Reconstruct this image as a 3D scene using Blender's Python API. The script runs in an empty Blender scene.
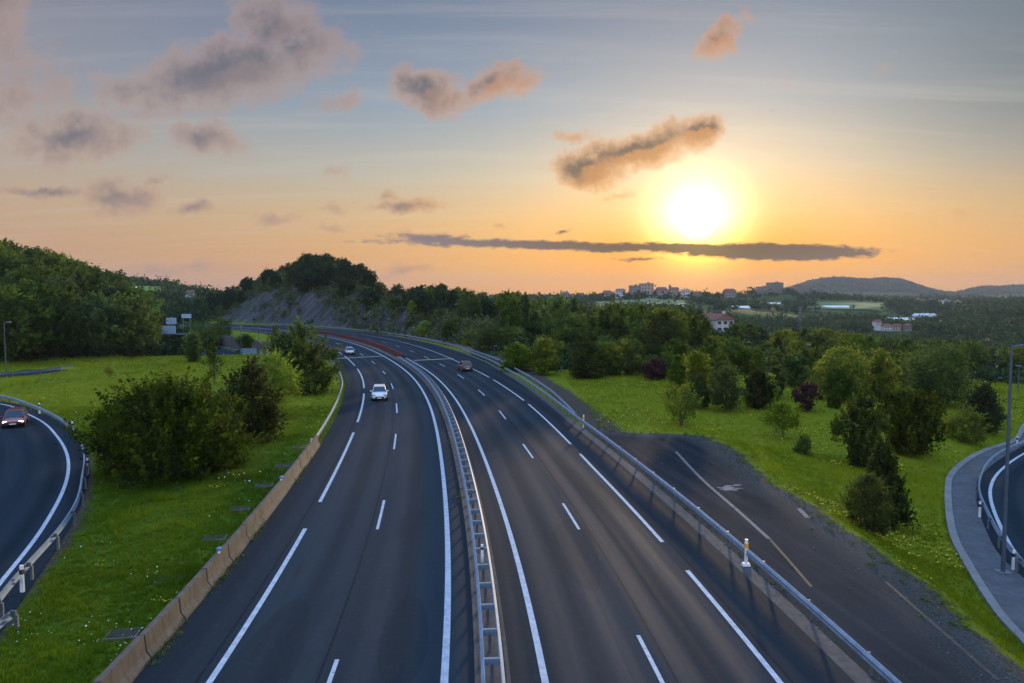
import bpy, bmesh, math, random
import numpy as np
from mathutils import Vector, Matrix
R = math.radians
rnd = random.Random(7)
rng = np.random.default_rng(11)
sc = bpy.context.scene
COL = sc.collection

# ------------------------------------------------------------------ camera frame helpers
F, YH, H = 750.0, 298.0, 11.6
PITCH = math.atan2(341.5 - YH, F)

def ray(px, py):
    a, b, c = (px - 512) / F, 1.0, -(py - 341.5) / F
    cp, sp = math.cos(PITCH), math.sin(PITCH)
    return (a, b * cp + c * sp, -b * sp + c * cp)

def at(px, py, z=0.0):
    d = ray(px, py)
    t = (H - z) / -d[2]
    return (d[0] * t, d[1] * t)

def xat(px, Y):            # x of image column px at depth Y
    return (px - 512) / F * Y

# ------------------------------------------------------------------ curves
def smooth(pts, step=1.0):
    P = [np.array(p, float) for p in pts]
    P = [2 * P[0] - P[1]] + P + [2 * P[-1] - P[-2]]
    out = []
    for i in range(1, len(P) - 2):
        p0, p1, p2, p3 = P[i - 1:i + 3]
        t0 = 0; t1 = np.linalg.norm(p1 - p0) ** .5; t2 = t1 + np.linalg.norm(p2 - p1) ** .5; t3 = t2 + np.linalg.norm(p3 - p2) ** .5
        n = max(4, int(np.linalg.norm(p2 - p1) / step * 3))
        for k in range(n):
            t = t1 + (t2 - t1) * k / n
            A1 = (t1 - t) / (t1 - t0) * p0 + (t - t0) / (t1 - t0) * p1
            A2 = (t2 - t) / (t2 - t1) * p1 + (t - t1) / (t2 - t1) * p2
            A3 = (t3 - t) / (t3 - t2) * p2 + (t - t2) / (t3 - t2) * p3
            B1 = (t2 - t) / (t2 - t0) * A1 + (t - t0) / (t2 - t0) * A2
            B2 = (t3 - t) / (t3 - t1) * A2 + (t - t1) / (t3 - t1) * A3
            out.append((t2 - t) / (t2 - t1) * B1 + (t - t1) / (t2 - t1) * B2)
    out.append(P[-2])
    return resample(np.array(out), step)

def resample(a, step=None, n=None):
    a = np.array(a, float)
    s = np.r_[0, np.cumsum(np.linalg.norm(np.diff(a, axis=0), axis=1))]
    if n is None: n = max(2, int(round(s[-1] / step)) + 1)
    q = np.linspace(0, s[-1], n)
    return np.c_[[np.interp(q, s, a[:, k]) for k in range(a.shape[1])]].T

def normals(a):            # unit right-hand normals
    t = np.gradient(a[:, :2], axis=0); t /= np.linalg.norm(t, axis=1)[:, None]
    return np.c_[t[:, 1], -t[:, 0]]

def blur(a, k=5, it=3):
    a = a.copy()
    for _ in range(it):
        b = a.copy(); b[1:-1] = (a[:-2] + 2 * a[1:-1] + a[2:]) / 4
        a = b
    return a

MAIN = smooth([(-1.2, -60), (-1.2, -30), (-1.25, 0), (-1.55, 12), (-2, 22), (-2.8, 32.6), (-4.2, 46), (-6.7, 66.1), (-9.6, 84.9),
               (-13.7, 105.8), (-18.2, 124), (-26.1, 150.9), (-37.1, 182.7), (-48.8, 210), (-64, 239), (-84, 268), (-111, 297),
               (-148, 325), (-200, 353), (-280, 380), (-400, 400), (-560, 410)], 1.0)
MAIN = blur(MAIN, it=60)
MN = normals(MAIN)
MS = np.r_[0, np.cumsum(np.linalg.norm(np.diff(MAIN, axis=0), axis=1))]

def off(o, i0=None, i1=None, ycap=None):
    """polyline parallel to the main curve; o = number or [(Y, offset), ...]"""
    oo = np.full(len(MAIN), o, float) if np.isscalar(o) else np.interp(MAIN[:, 1], [a for a, _ in o], [b for _, b in o])
    p = MAIN + MN * oo[:, None]
    return p

def idx(Y): return int(np.argmin(np.abs(MAIN[:, 1] - Y)))
def part_of(p, Y0, Y1):
    return p[idx(Y0):idx(Y1) + 1]

def signed(pts, poly, closed=False):
    """distance of each point to polyline and side (+ right)"""
    pts = np.asarray(pts, float); poly = np.asarray(poly, float)[:, :2]
    A = poly[:-1]; B = poly[1:]
    D = B - A; L2 = (D ** 2).sum(1) + 1e-12
    out = np.empty(len(pts)); side = np.empty(len(pts)); yy = np.empty(len(pts))
    for i in range(0, len(pts), 4000):
        p = pts[i:i + 4000, None, :]
        t = np.clip(((p - A) * D).sum(2) / L2, 0, 1)
        q = A + t[..., None] * D
        d = np.linalg.norm(p - q, axis=2)
        k = d.argmin(1); r = np.arange(len(k))
        out[i:i + 4000] = d[r, k]
        v = pts[i:i + 4000] - A[k]
        cr = D[k, 0] * v[:, 1] - D[k, 1] * v[:, 0]
        side[i:i + 4000] = np.where(cr < 0, 1, -1)
        yy[i:i + 4000] = q[r, k, 1]
    return out, side, yy

def inpoly(pts, poly):
    x, y = pts[:, 0], pts[:, 1]; ins = np.zeros(len(pts), bool)
    n = len(poly)
    for i in range(n):
        x0, y0 = poly[i][:2]; x1, y1 = poly[(i + 1) % n][:2]
        c = ((y0 > y) != (y1 > y))
        with np.errstate(divide='ignore', invalid='ignore'):
            ins ^= c & (x < (x1 - x0) * (y - y0) / (y1 - y0 + 1e-15) + x0)
    return ins

def sstep(a, b, x):
    t = np.clip((x - a) / (b - a), 0, 1); return t * t * (3 - 2 * t)

def vnoise(x, y, sc_=1.0, seed=0):
    """smooth value noise, vectorised, -1..1"""
    x = np.asarray(x) * sc_ + seed * 17.3; y = np.asarray(y) * sc_ + seed * 9.1
    xi = np.floor(x).astype(np.int64); yi = np.floor(y).astype(np.int64)
    fx = x - xi; fy = y - yi; fx = fx * fx * (3 - 2 * fx); fy = fy * fy * (3 - 2 * fy)
    def h(a, b):
        n = (a * 374761393 + b * 668265263 + seed * 1442695) & 0xffffffff
        n = ((n ^ (n >> 13)) * 1274126177) & 0xffffffff
        return ((n ^ (n >> 16)) & 0xffff) / 32767.5 - 1
    return (h(xi, yi) * (1 - fx) + h(xi + 1, yi) * fx) * (1 - fy) + (h(xi, yi + 1) * (1 - fx) + h(xi + 1, yi + 1) * fx) * fy

def fbm(x, y, s, seed=0, o=4):
    v = 0; a = 1; tot = 0
    for k in range(o):
        v = v + a * vnoise(x, y, s, seed + k); tot += a; a *= .5; s *= 2.1
    return v / tot

# ------------------------------------------------------------------ roads traced on the ground
RZ = -3.0
EDGE_R = [(0, 12.4), (67, 12.4), (85, 13.0), (111, 14.2), (131, 15.8), (155, 17.2), (220, 19.2), (300, 19.4)]
NEAR_RAIL = [(0, 12.93), (67, 12.93), (85, 13.5), (111, 14.7), (131, 16.3), (155, 17.7)]
BACK_RAIL = [(68, 13.15), (85, 14.6), (113, 16.3), (131, 17.9), (155, 19.0), (220, 20.2), (300, 20.2)]
EDGE_L = [(0, -9.45), (58, -9.3), (98, -9.6), (112, -10.0), (141, -11.0), (300, -11.2)]

LR_LINE = smooth([(-15.6, 14.0), (-18.2, 23.0)] + [at(*p) for p in [(0, 583), (34.8, 540), (59, 500), (66.9, 480), (68.7, 462.5), (65, 448.7), (56, 435), (43.7, 422.5), (25, 413), (0, 403.7)]] + [(-68, 85), (-84, 84), (-100, 76)], .7)
LR_LINE = blur(LR_LINE, it=12)
LR_RAIL = smooth([(-14.4, 14), (-17.0, 22.5)] + [at(*p, .7) for p in [(0, 594), (32, 557.6), (56.3, 532), (77.7, 500), (82.5, 476), (85, 455), (80, 438.7), (70, 425), (50, 412.5), (26, 402.5), (2.5, 395.6)]] + [(-70, 90.5), (-86, 89)], .7)
LR_RAIL = blur(LR_RAIL, it=12)
RR_LINE = smooth([(25.5, 12), (25.8, 26)] + [at(*p, RZ) for p in [(1024, 564), (1004.6, 534.5), (993.4, 509.6), (989.7, 492), (994.6, 477), (1007, 464.8), (1024, 453.6)]] + [(60, 80), (78, 86), (100, 88)], .7)
RR_RAIL = smooth([(22.6, 12), (22.9, 26)] + [at(*p, RZ + .7) for p in [(1024, 562), (1002, 537), (987, 509.6), (978.5, 489.7), (979.7, 477), (987, 462), (1002, 450), (1024, 441)]] + [(62, 86.5), (80, 92), (100, 94)], .7)
RR_LINE = blur(RR_LINE, it=12); RR_RAIL = blur(RR_RAIL, it=12)
RR_VERGE = smooth([(20, -30), (20.2, 10), (20.6, 24)] + [at(*p, RZ) for p in [(1012, 626), (992, 600), (969.8, 564), (956, 537), (949.9, 492), (952.3, 477), (967, 462), (989.7, 450), (1014.5, 442)]] + [(64, 90), (82, 96), (110, 98)], 1.0)
GORE_EDGE = [at(*p) for p in [(1045, 700), (1018.6, 673.6), (973, 632), (931.6, 599), (890, 566), (857, 541), (815.5, 510), (782, 491), (757.5, 479), (745, 462), (724, 445.6), (699.5, 435), (665, 434), (640, 434), (610, 431), (592, 425)]]
GORE_OUT = np.array([(19.0, 8.0), (17.2, 14.0)] + GORE_EDGE)
GORE_OUT = resample(GORE_OUT, .6)
GORE_OUT[1:-1] += rng.normal(0, .09, (len(GORE_OUT) - 2, 2)) + .25 * np.c_[vnoise(GORE_OUT[1:-1, 0], GORE_OUT[1:-1, 1], .6, 3), vnoise(GORE_OUT[1:-1, 0], GORE_OUT[1:-1, 1], .6, 4)]
GORE_IN = part_of(off(12.35), 8, 66)
GORE = np.vstack([GORE_OUT, GORE_IN[::-1]])
BK = smooth([(-170, 74), (-130, 88), (-100, 98), (-84, 106), (-76, 114), (-75, 121)], 1.5)
LOW = smooth([(-30, 150), (-47, 162), (-66, 182), (-88, 212), (-120, 250), (-170, 290), (-240, 330)], 1.5)

# ------------------------------------------------------------------ terrain height
def EC(edge, hs):       # hillside column: heights at distances beyond the far road edge
    ds = [6, 14, 30, 60, 100, 160, 250]
    return [(0, 0), (edge, 0)] + [(edge + d, h) for d, h in zip(ds, hs)] + [(1000, 3), (2500, -10)]
TAB = {
    -700: [(0, 0), (60, 0), (150, 12), (300, 25), (700, 40), (1500, 50), (2500, 0)],
    -250: [(0, 0), (110, 0), (160, 10), (250, 24), (350, 26), (700, 40), (1500, 50), (2500, 0)],
    0:    [(0, 0), (125, 0), (150, 4), (180, 10), (220, 16.5), (300, 17), (500, 14), (700, 20), (900, 25), (1500, 10), (2500, -10)],
    50:   [(0, 0), (128, 0), (150, 3), (180, 9), (220, 14.5), (300, 13), (500, 10), (750, 28), (1500, 10), (2500, -10)],
    100:  [(0, 0), (135, 0), (160, 2.5), (210, 9.5), (260, 7), (400, -2), (600, 8), (750, 32), (1000, 28), (1500, 5), (2500, -10)],
    130:  [(0, 0), (148, 0), (180, 1), (210, 3.5), (260, 2), (400, -3), (550, 3), (750, 27), (1000, 24), (2500, -10)],
    160:  [(0, 0), (152, 0), (170, -2.0), (240, -2.5), (400, -3), (550, 3), (750, 24), (1000, 20), (2500, -10)],
    195:  [(0, 0), (150, .2), (166, -2.6), (230, -2.0), (330, 0), (380, 2), (420, 4), (550, 2), (750, 17), (1000, 12), (2500, -10)],
    225:  [(0, 0), (150, .2), (168, -2.0), (205, -2), (250, 0), (344, .5), (352, 3), (368, 6), (400, 7), (440, 6), (500, 5), (600, 0), (800, 8), (2500, -10)],
    250:  EC(326, [.5, 8, 14, 17, 17, 13, 5]),
    275:  EC(314, [.5, 10, 17, 22, 23, 17, 5]),
    300:  EC(300, [.5, 11, 19, 26, 28, 20, 5]),
    335:  EC(280, [.5, 8, 15, 24, 28, 20, 5]),
    365:  EC(249, [.5, 5, 11, 19, 23, 16, 4]),
    385:  EC(231, [.5, 5, 8.5, 11, 13, 10, 3]),
    410:  EC(219, [.5, 5, 8.5, 10.5, 11, 9, 2]),
    450:  EC(177, [.5, 4.5, 7, 8, 8, 6, 1]),
    485:  EC(152, [.3, 2.5, 4, 5, 4, 2, -1]),
    520:  [(0, 0), (130, 0), (160, .5), (200, 1.5), (280, 1), (400, -4), (800, -2), (1200, 8), (1500, 8), (2500, -10)],
    560:  [(0, 0), (115, 0), (250, -4), (500, -8), (800, -4), (1200, 9), (1500, 9), (2500, -10)],
    610:  [(0, 0), (112, 0), (250, -5), (500, -9), (750, -4), (950, 4), (1200, 11), (1500, 10), (2500, -10)],
    650:  [(0, 0), (112, 0), (250, -5), (500, -9), (750, -4), (950, 4), (1200, 17), (1500, 12), (2500, -10)],
    720:  [(0, 0), (112, 0), (250, -5), (450, -10), (700, -12), (1000, 0), (1200, 10), (1500, 14), (2500, -10)],
    780:  [(0, 0), (110, 0), (200, -4), (400, -15), (700, -20), (1000, -4), (1200, 2), (1350, 10), (1500, 21), (1800, 18), (2600, 5)],
    850:  [(0, 0), (100, 0), (200, -6), (400, -18), (700, -20), (1000, -8), (1200, 0), (1500, 8), (1800, 8), (2600, 5)],
    930:  [(0, 0), (90, 0), (130, -2), (250, -12), (400, -21), (700, -22), (1000, -13), (1300, -5), (1700, 1), (2600, 5)],
    1024: [(0, 0), (95, 0), (130, -3), (250, -14), (400, -22), (700, -18), (1000, -5), (1300, 0), (1700, 3), (2600, 5)],
    1500: [(0, 0), (95, 0), (130, -3), (250, -14), (400, -22), (700, -18), (1000, -5), (1300, 0), (1700, 3), (2600, 5)],
}
MTN = [(-700, 40), (100, 20), (400, 0), (700, 0), (760, 30), (790, 72), (805, 105), (820, 128), (840, 138), (855, 128), (868, 126), (885, 132), (900, 124), (912, 100), (925, 68), (940, 42), (955, 34), (968, 56), (982, 72), (1000, 73), (1024, 84), (1100, 70), (1200, 95), (1500, 60)]
TPX = np.array(sorted(TAB)); TY = np.array(sorted({y for v in TAB.values() for y, _ in v} | {3400, 3800}))
TH = np.array([np.interp(TY, [a for a, _ in TAB[p]], [b for _, b in TAB[p]]) for p in TPX])

def road_mask(P):
    """0 on/near any road or paved area, 1 well away from them"""
    d, s, yy = signed(P, MAIN[::3])
    o = d * s
    lo = np.interp(yy, [a for a, _ in EDGE_L], [b for _, b in EDGE_L]) - 1.0
    hi = np.interp(yy, [0, 67, 155, 220, 330], [13.6, 13.6, 20, 21.5, 21.5])
    out = np.maximum(np.maximum(lo - o, o - hi), 0)
    return out, o

# building plots: (column, base row, depth, half width in px, clear depth in front)
PLOTS = [(720, 332, 290, 11, 0), (707, 326, 300, 9, 0)] + [(p, b, 1180, 6, 60) for p, b in [(565, 300), (573, 300), (581, 300), (607, 299), (620, 298), (634, 297), (646, 297), (661, 297), (674, 297), (685, 297), (697, 298), (729, 297), (466, 300), (484, 299)]] + \
    [(762, 293, 1500, 7, 60), (774, 293, 1500, 8, 60), (801, 296.5, 1500, 7, 60)] + [(p, b, 1750, 6, 120) for p, b in [(884, 304), (902, 304), (916, 305), (928, 305), (944, 306), (956, 306), (1010, 306), (870, 305)]] + \
    [(877, 326, 620, 5, 70), (886, 331, 620, 6, 70), (897, 330, 620, 6, 70), (908, 329, 620, 6, 70), (889, 336, 620, 5, 70), (192, 297, 560, 8, 40)] + \
    [(835, 308.5, 1150, 14, 170), (775, 305.5, 1250, 8, 200), (739, 309, 1050, 12, 150), (901, 320, 1000, 16, 200), (925, 317, 1050, 12, 220), (142, 288, 640, 7, 60), (800, 328, 700, 3, 0)]
_PX = np.array([(xat(p, Y), Y, H - (b - YH) / F * Y, 18. if Y < 400 else 42.) for p, b, Y, _, _ in PLOTS])
def pads(x, y, h):
    k = np.where((y > 200) & (y < 1900))[0]
    if not len(k): return h
    h = h.copy()
    for q in range(0, len(k), 20000):
        kk = k[q:q + 20000]
        d2 = ((x[kk, None] - _PX[:, 0]) ** 2 + (y[kk, None] - _PX[:, 1]) ** 2) / _PX[:, 3] ** 2
        w = np.exp(-d2 ** 1.5); W = w.max(1); w2 = np.exp(-4 * d2) + 1e-12; zb = (w2 * _PX[:, 2]).sum(1) / w2.sum(1)
        h[kk] = h[kk] * (1 - W) + zb * W
    return h

def terrain(x, y):
    x = np.atleast_1d(np.asarray(x, float)); y = np.atleast_1d(np.asarray(y, float))
    P = np.c_[x, y]
    ys = np.maximum(y, 5.0)
    px = np.clip(512 + F * x / ys, TPX[0], TPX[-1]); px = np.where(y < 5, np.where(x < 0, -700, 1500), px)
    rr = np.where(y < 5, np.hypot(x, y), y)
    i = np.clip(np.searchsorted(TPX, px) - 1, 0, len(TPX) - 2); fx = (px - TPX[i]) / (TPX[i + 1] - TPX[i]); fx = fx * fx * (3 - 2 * fx) * .5 + fx * .5
    j = np.clip(np.searchsorted(TY, rr) - 1, 0, len(TY) - 2); fy = np.clip((rr - TY[j]) / (TY[j + 1] - TY[j]), 0, 1)
    h = (TH[i, j] * (1 - fx) + TH[i + 1, j] * fx) * (1 - fy) + (TH[i, j + 1] * (1 - fx) + TH[i + 1, j + 1] * fx) * fy
    m = np.interp(px, [a for a, _ in MTN], [b for _, b in MTN])
    wv = np.exp(-((rr - 5000) / 900.) ** 2)
    h = h + m * wv + wv * 9 * fbm(x, y, 1 / 420., 5)
    far = sstep(340, 700, rr)
    h = h + far * (1 - wv) * (4 * fbm(x, y, 1 / 160., 8) + np.where(px > 700, 7, 0) * fbm(x, y, 1 / 260., 21, 2))
    h = pads(x, y, h)
    near = P[:, 1] < 620
    out = np.full(len(P), 60.0); o = np.zeros(len(P))
    k = np.where((np.abs(x) < 700) & near & (y > -80))[0]
    if len(k):
        a, b = road_mask(P[k]); out[k] = a; o[k] = b
    w = sstep(0, 7, out)
    h = h * w
    bump = .38 * fbm(x, y, 1 / 14., 2, 3) + .06 * fbm(x, y, 1 / 1.6, 6, 2)
    rockb = sstep(1.5, 7, h) * 2.4 * fbm(x, y, 1 / 8., 12, 4)
    kk = np.where((y < 260) & (y > -60) & (np.abs(x) < 260))[0]
    flat = np.ones(len(P))
    if len(kk):
        Q = P[kk]
        # left ramp kept flat
        d, s, _ = signed(Q, LR_LINE)
        fl = sstep(0, 5, np.maximum(np.where(s > 0, d - 2.2, d - 9), 0))
        # gore kept flat
        dg, _, _ = signed(Q, np.vstack([GORE, GORE[:1]])[::2]); dg = np.where(inpoly(Q, GORE[::2]), 0, dg)
        fl = np.minimum(fl, sstep(0, 4, dg))
        # right ramp trough
        dv, sv, _ = signed(Q, RR_VERGE)
        left = sv < 0
        dgc = np.minimum(dg, 8.5)
        t = np.where(left, dv / (dv + dgc + 1e-6), 0)
        drop = RZ * (1 - sstep(0, 1, t))
        fadeY = 1 - sstep(95, 130, Q[:, 1])
        drop = drop * np.where(Q[:, 0] > 5, fadeY, 0)
        fl = np.where((drop < -2.95), 0, fl)
        hk = h[kk]
        hk = np.where(drop < 0, np.minimum(hk * (1 - (drop / RZ) * fadeY), hk * 0 + 0) + drop, hk)
        # low road trough at the far left
        dl, sl, _ = signed(Q, LOW)
        wl = 1 - sstep(6.0, 10.0, dl)
        hk = hk * (1 - wl) + (-3.05) * wl
        fl = np.minimum(fl, sstep(6, 12, dl))
        db, _, _ = signed(Q, BK); wb = sstep(6, 14, db); hk = hk * wb; fl = np.minimum(fl, wb)
        h[kk] = hk; flat[kk] = fl
    return h + (bump + rockb) * w * flat * (1 - wv) - .035

def gz(x, y): return float(terrain([x], [y])[0])

# ------------------------------------------------------------------ object helpers
def empty(name, loc, rz=0):
    o = bpy.data.objects.new(name, None); COL.objects.link(o); o.location = loc; o.rotation_euler = (0, 0, rz); o.empty_display_size = .2
    return o
def tag(o, label=None, cat=None, group=None, kind=None):
    if label: o['label'] = label
    if cat: o['category'] = cat
    if group: o['group'] = group
    if kind: o['kind'] = kind
    return o
def mesh_np(name, V, Fc, mat=None, attr=None, smooth_=False):
    """V (n,3); Fc (m,k) same-size faces"""
    me = bpy.data.meshes.new(name)
    V = np.asarray(V, np.float32); Fc = np.asarray(Fc, np.int32); k = Fc.shape[1]
    me.vertices.add(len(V)); me.vertices.foreach_set('co', V.ravel())
    me.loops.add(Fc.size); me.loops.foreach_set('vertex_index', Fc.ravel())
    me.polygons.add(len(Fc)); me.polygons.foreach_set('loop_start', np.arange(0, Fc.size, k, dtype=np.int32))
    me.update(calc_edges=True)
    if smooth_: me.polygons.foreach_set('use_smooth', np.ones(len(Fc), bool))
    for an, (dom, vals) in (attr or {}).items():
        a = me.attributes.new(an, 'FLOAT', dom); a.data.foreach_set('value', np.asarray(vals, np.float32))
    if mat: me.materials.append(mat)
    return me
def link(name, me, parent=None, loc=None):
    o = bpy.data.objects.new(name, me); COL.objects.link(o)
    if parent: o.parent = parent
    if loc is not None: o.location = loc
    return o
def dup(o, parent=None, loc=None, rz=None, scale=None):
    c = o.copy(); COL.objects.link(c); c.parent = parent
    if loc is not None: c.location = loc
    if rz is not None: c.rotation_euler[2] = rz
    if scale is not None: c.scale = scale
    for ch in list(o.children):
        dup(ch, c)
    return c

class MB:
    def __init__(s): s.v = []; s.f = []; s.uv = None
    def box(s, c, d, rz=0, taper=1.0):
        x, y, z = c; a, b, h = d[0] / 2, d[1] / 2, d[2] / 2; n = len(s.v); co, si = math.cos(rz), math.sin(rz)
        for zz, t in ((-h, 1), (h, taper)):
            for sx, sy in ((-1, -1), (1, -1), (1, 1), (-1, 1)):
                px, py = sx * a * t, sy * b * t
                s.v.append((x + px * co - py * si, y + px * si + py * co, z + zz))
        for q in ((0, 3, 2, 1), (4, 5, 6, 7), (0, 1, 5, 4), (1, 2, 6, 5), (2, 3, 7, 6), (3, 0, 4, 7)): s.f.append([n + i for i in q])
        return s
    def tube(s, pts, rs, seg=8, cap=True):
        pts = [Vector(p) for p in pts]; n0 = len(s.v)
        if not hasattr(rs, '__len__'): rs = [rs] * len(pts)
        for i, p in enumerate(pts):
            t = (pts[min(i + 1, len(pts) - 1)] - pts[max(i - 1, 0)]).normalized()
            u = t.cross(Vector((0, 0, 1)) if abs(t.z) < .9 else Vector((1, 0, 0))).normalized(); w = t.cross(u)
            for k in range(seg):
                a = 2 * math.pi * k / seg; s.v.append(tuple(p + (u * math.cos(a) + w * math.sin(a)) * rs[i]))
        for i in range(len(pts) - 1):
            for k in range(seg):
                a = n0 + i * seg + k; b = n0 + i * seg + (k + 1) % seg
                s.f.append([a, b, b + seg, a + seg])
        if cap:
            s.f.append([n0 + k for k in range(seg)][::-1]); s.f.append([n0 + (len(pts) - 1) * seg + k for k in range(seg)])
        return s
    def sweep(s, path, prof, z=0.0, cap=True):
        """path (n,2); prof closed list of (right offset, height)"""
        path = np.asarray(path); N = normals(path); n0 = len(s.v); k = len(prof)
        zz = np.full(len(path), z) if np.isscalar(z) else z
        for i in range(len(path)):
            for o, h in prof: s.v.append((path[i, 0] + N[i, 0] * o, path[i, 1] + N[i, 1] * o, zz[i] + h))
        for i in range(len(path) - 1):
            for j in range(k):
                a = n0 + i * k + j; b = n0 + i * k + (j + 1) % k
                s.f.append([a, a + k, b + k, b])
        if cap:
            s.f.append([n0 + j for j in range(k)]); s.f.append([n0 + (len(path) - 1) * k + j for j in range(k)][::-1])
        return s
    def prism(s, poly, z0, z1):
        n0 = len(s.v); k = len(poly)
        for z in (z0, z1):
            for p in poly: s.v.append((p[0], p[1], z))
        s.f.append([n0 + i for i in range(k)][::-1]); s.f.append([n0 + k + i for i in range(k)])
        for i in range(k): s.f.append([n0 + i, n0 + (i + 1) % k, n0 + k + (i + 1) % k, n0 + k + i])
        return s
    def mesh(s, name, mat=None, smooth_=False):
        me = bpy.data.meshes.new(name); me.from_pydata([tuple(map(float, v)) for v in s.v], [], s.f); me.update()
        if mat: me.materials.append(mat)
        if smooth_:
            me.polygons.foreach_set('use_smooth', [True] * len(me.polygons))
            try: me.set_sharp_from_angle(angle=R(40))
            except Exception: pass
        return me
    def build(s, name, mat, parent=None, loc=None, smooth_=False, bevel=0):
        o = link(name, s.mesh(name, mat, smooth_), parent, loc)
        if bevel:
            m = o.modifiers.new('bevel', 'BEVEL'); m.width = bevel; m.segments = 2; m.limit_method = 'ANGLE'
        return o

# ------------------------------------------------------------------ materials
def newmat(name):
    m = bpy.data.materials.new(name); m.use_nodes = True; nt = m.node_tree
    for n in list(nt.nodes): nt.nodes.remove(n)
    out = nt.nodes.new('ShaderNodeOutputMaterial'); return m, nt, out
class N:
    """tiny node-graph writer"""
    def __init__(s, nt): s.nt = nt
    def n(s, t, **k):
        o = s.nt.nodes.new(t)
        for a, b in k.items(): setattr(o, a, b)
        return o
    def L(s, a, b): s.nt.links.new(a, b)
    def m(s, op, a, b=None, c=None, clamp=False):
        o = s.n('ShaderNodeMath', operation=op, use_clamp=clamp)
        for i, v in enumerate((a, b, c)):
            if v is None: continue
            if isinstance(v, (int, float)): o.inputs[i].default_value = v
            else: s.L(v, o.inputs[i])
        return o.outputs[0]
    def mix(s, f, a, b, blend='MIX'):
        o = s.n('ShaderNodeMix', data_type='RGBA', blend_type=blend)
        for i, v in ((0, f), (6, a), (7, b)):
            if isinstance(v, (int, float)): o.inputs[i].default_value = v
            elif isinstance(v, tuple): o.inputs[i].default_value = (*v, 1) if len(v) == 3 else v
            else: s.L(v, o.inputs[i])
        return o.outputs[2]
    def noise(s, vec, scale, detail=4, rough=.55, dist=0):
        o = s.n('ShaderNodeTexNoise'); o.inputs['Scale'].default_value = scale; o.inputs['Detail'].default_value = detail
        o.inputs['Roughness'].default_value = rough; o.inputs['Distortion'].default_value = dist
        if vec is not None: s.L(vec, o.inputs['Vector'])
        return o.outputs[0]
    def mapr(s, v, a, b, c=0., d=1., smooth_=True):
        o = s.n('ShaderNodeMapRange', interpolation_type='SMOOTHSTEP' if smooth_ else 'LINEAR'); s.L(v, o.inputs[0])
        for i, q in zip((1, 2, 3, 4), (a, b, c, d)): o.inputs[i].default_value = q
        return o.outputs[0]
    def attr(s, name): return s.n('ShaderNodeAttribute', attribute_name=name).outputs['Fac']
    def pos(s): return s.n('ShaderNodeNewGeometry').outputs['Position']
    def scale(s, v, xyz):
        o = s.n('ShaderNodeVectorMath', operation='MULTIPLY'); s.L(v, o.inputs[0]); o.inputs[1].default_value = xyz; return o.outputs[0]
    def ramp(s, f, stops):
        o = s.n('ShaderNodeValToRGB'); e = o.color_ramp.elements
        while len(e) < len(stops): e.new(.5)
        for q, (p, c) in zip(e, stops): q.position = p; q.color = (*c, 1)
        s.L(f, o.inputs[0]); return o.outputs[0]
    def bump(s, h, strength=.3, dist=.05):
        o = s.n('ShaderNodeBump'); o.inputs['Strength'].default_value = strength; o.inputs['Distance'].default_value = dist; s.L(h, o.inputs['Height']); return o.outputs[0]
    def prin(s, col, rough=.6, nrm=None, **k):
        o = s.n('ShaderNodeBsdfPrincipled')
        for inp, v in (('Base Color', col), ('Roughness', rough)):
            if isinstance(v, (int, float)): o.inputs[inp].default_value = v
            elif isinstance(v, tuple): o.inputs[inp].default_value = (*v, 1)
            else: s.L(v, o.inputs[inp])
        for kk, v in k.items():
            kk = kk.replace('_', ' ')
            o.inputs[kk].default_value = v
        if nrm is not None: s.L(nrm, o.inputs['Normal'])
        return o.outputs[0]

def simple(name, col, rough=.6, var=.25, nscale=3., metallic=0., bump=0., **kw):
    m, nt, out = newmat(name); g = N(nt)
    tc = g.n('ShaderNodeTexCoord').outputs['Object']
    f = g.mapr(g.noise(tc, nscale, 6, .65), .3, .7)
    f2 = g.mapr(g.noise(tc, nscale * 6, 3, .6), .3, .7)
    dark = tuple(c * (1 - var) for c in col); lite = tuple(min(1, c * (1 + var)) for c in col)
    c = g.mix(g.m('MULTIPLY_ADD', f2, .3, g.m('MULTIPLY', f, .7)), dark, lite)
    nr = g.bump(g.noise(tc, nscale * 10, 4), bump, .02) if bump else None
    g.L(g.prin(c, rough, nr, Metallic=metallic, **kw), out.inputs[0])
    return m

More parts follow.
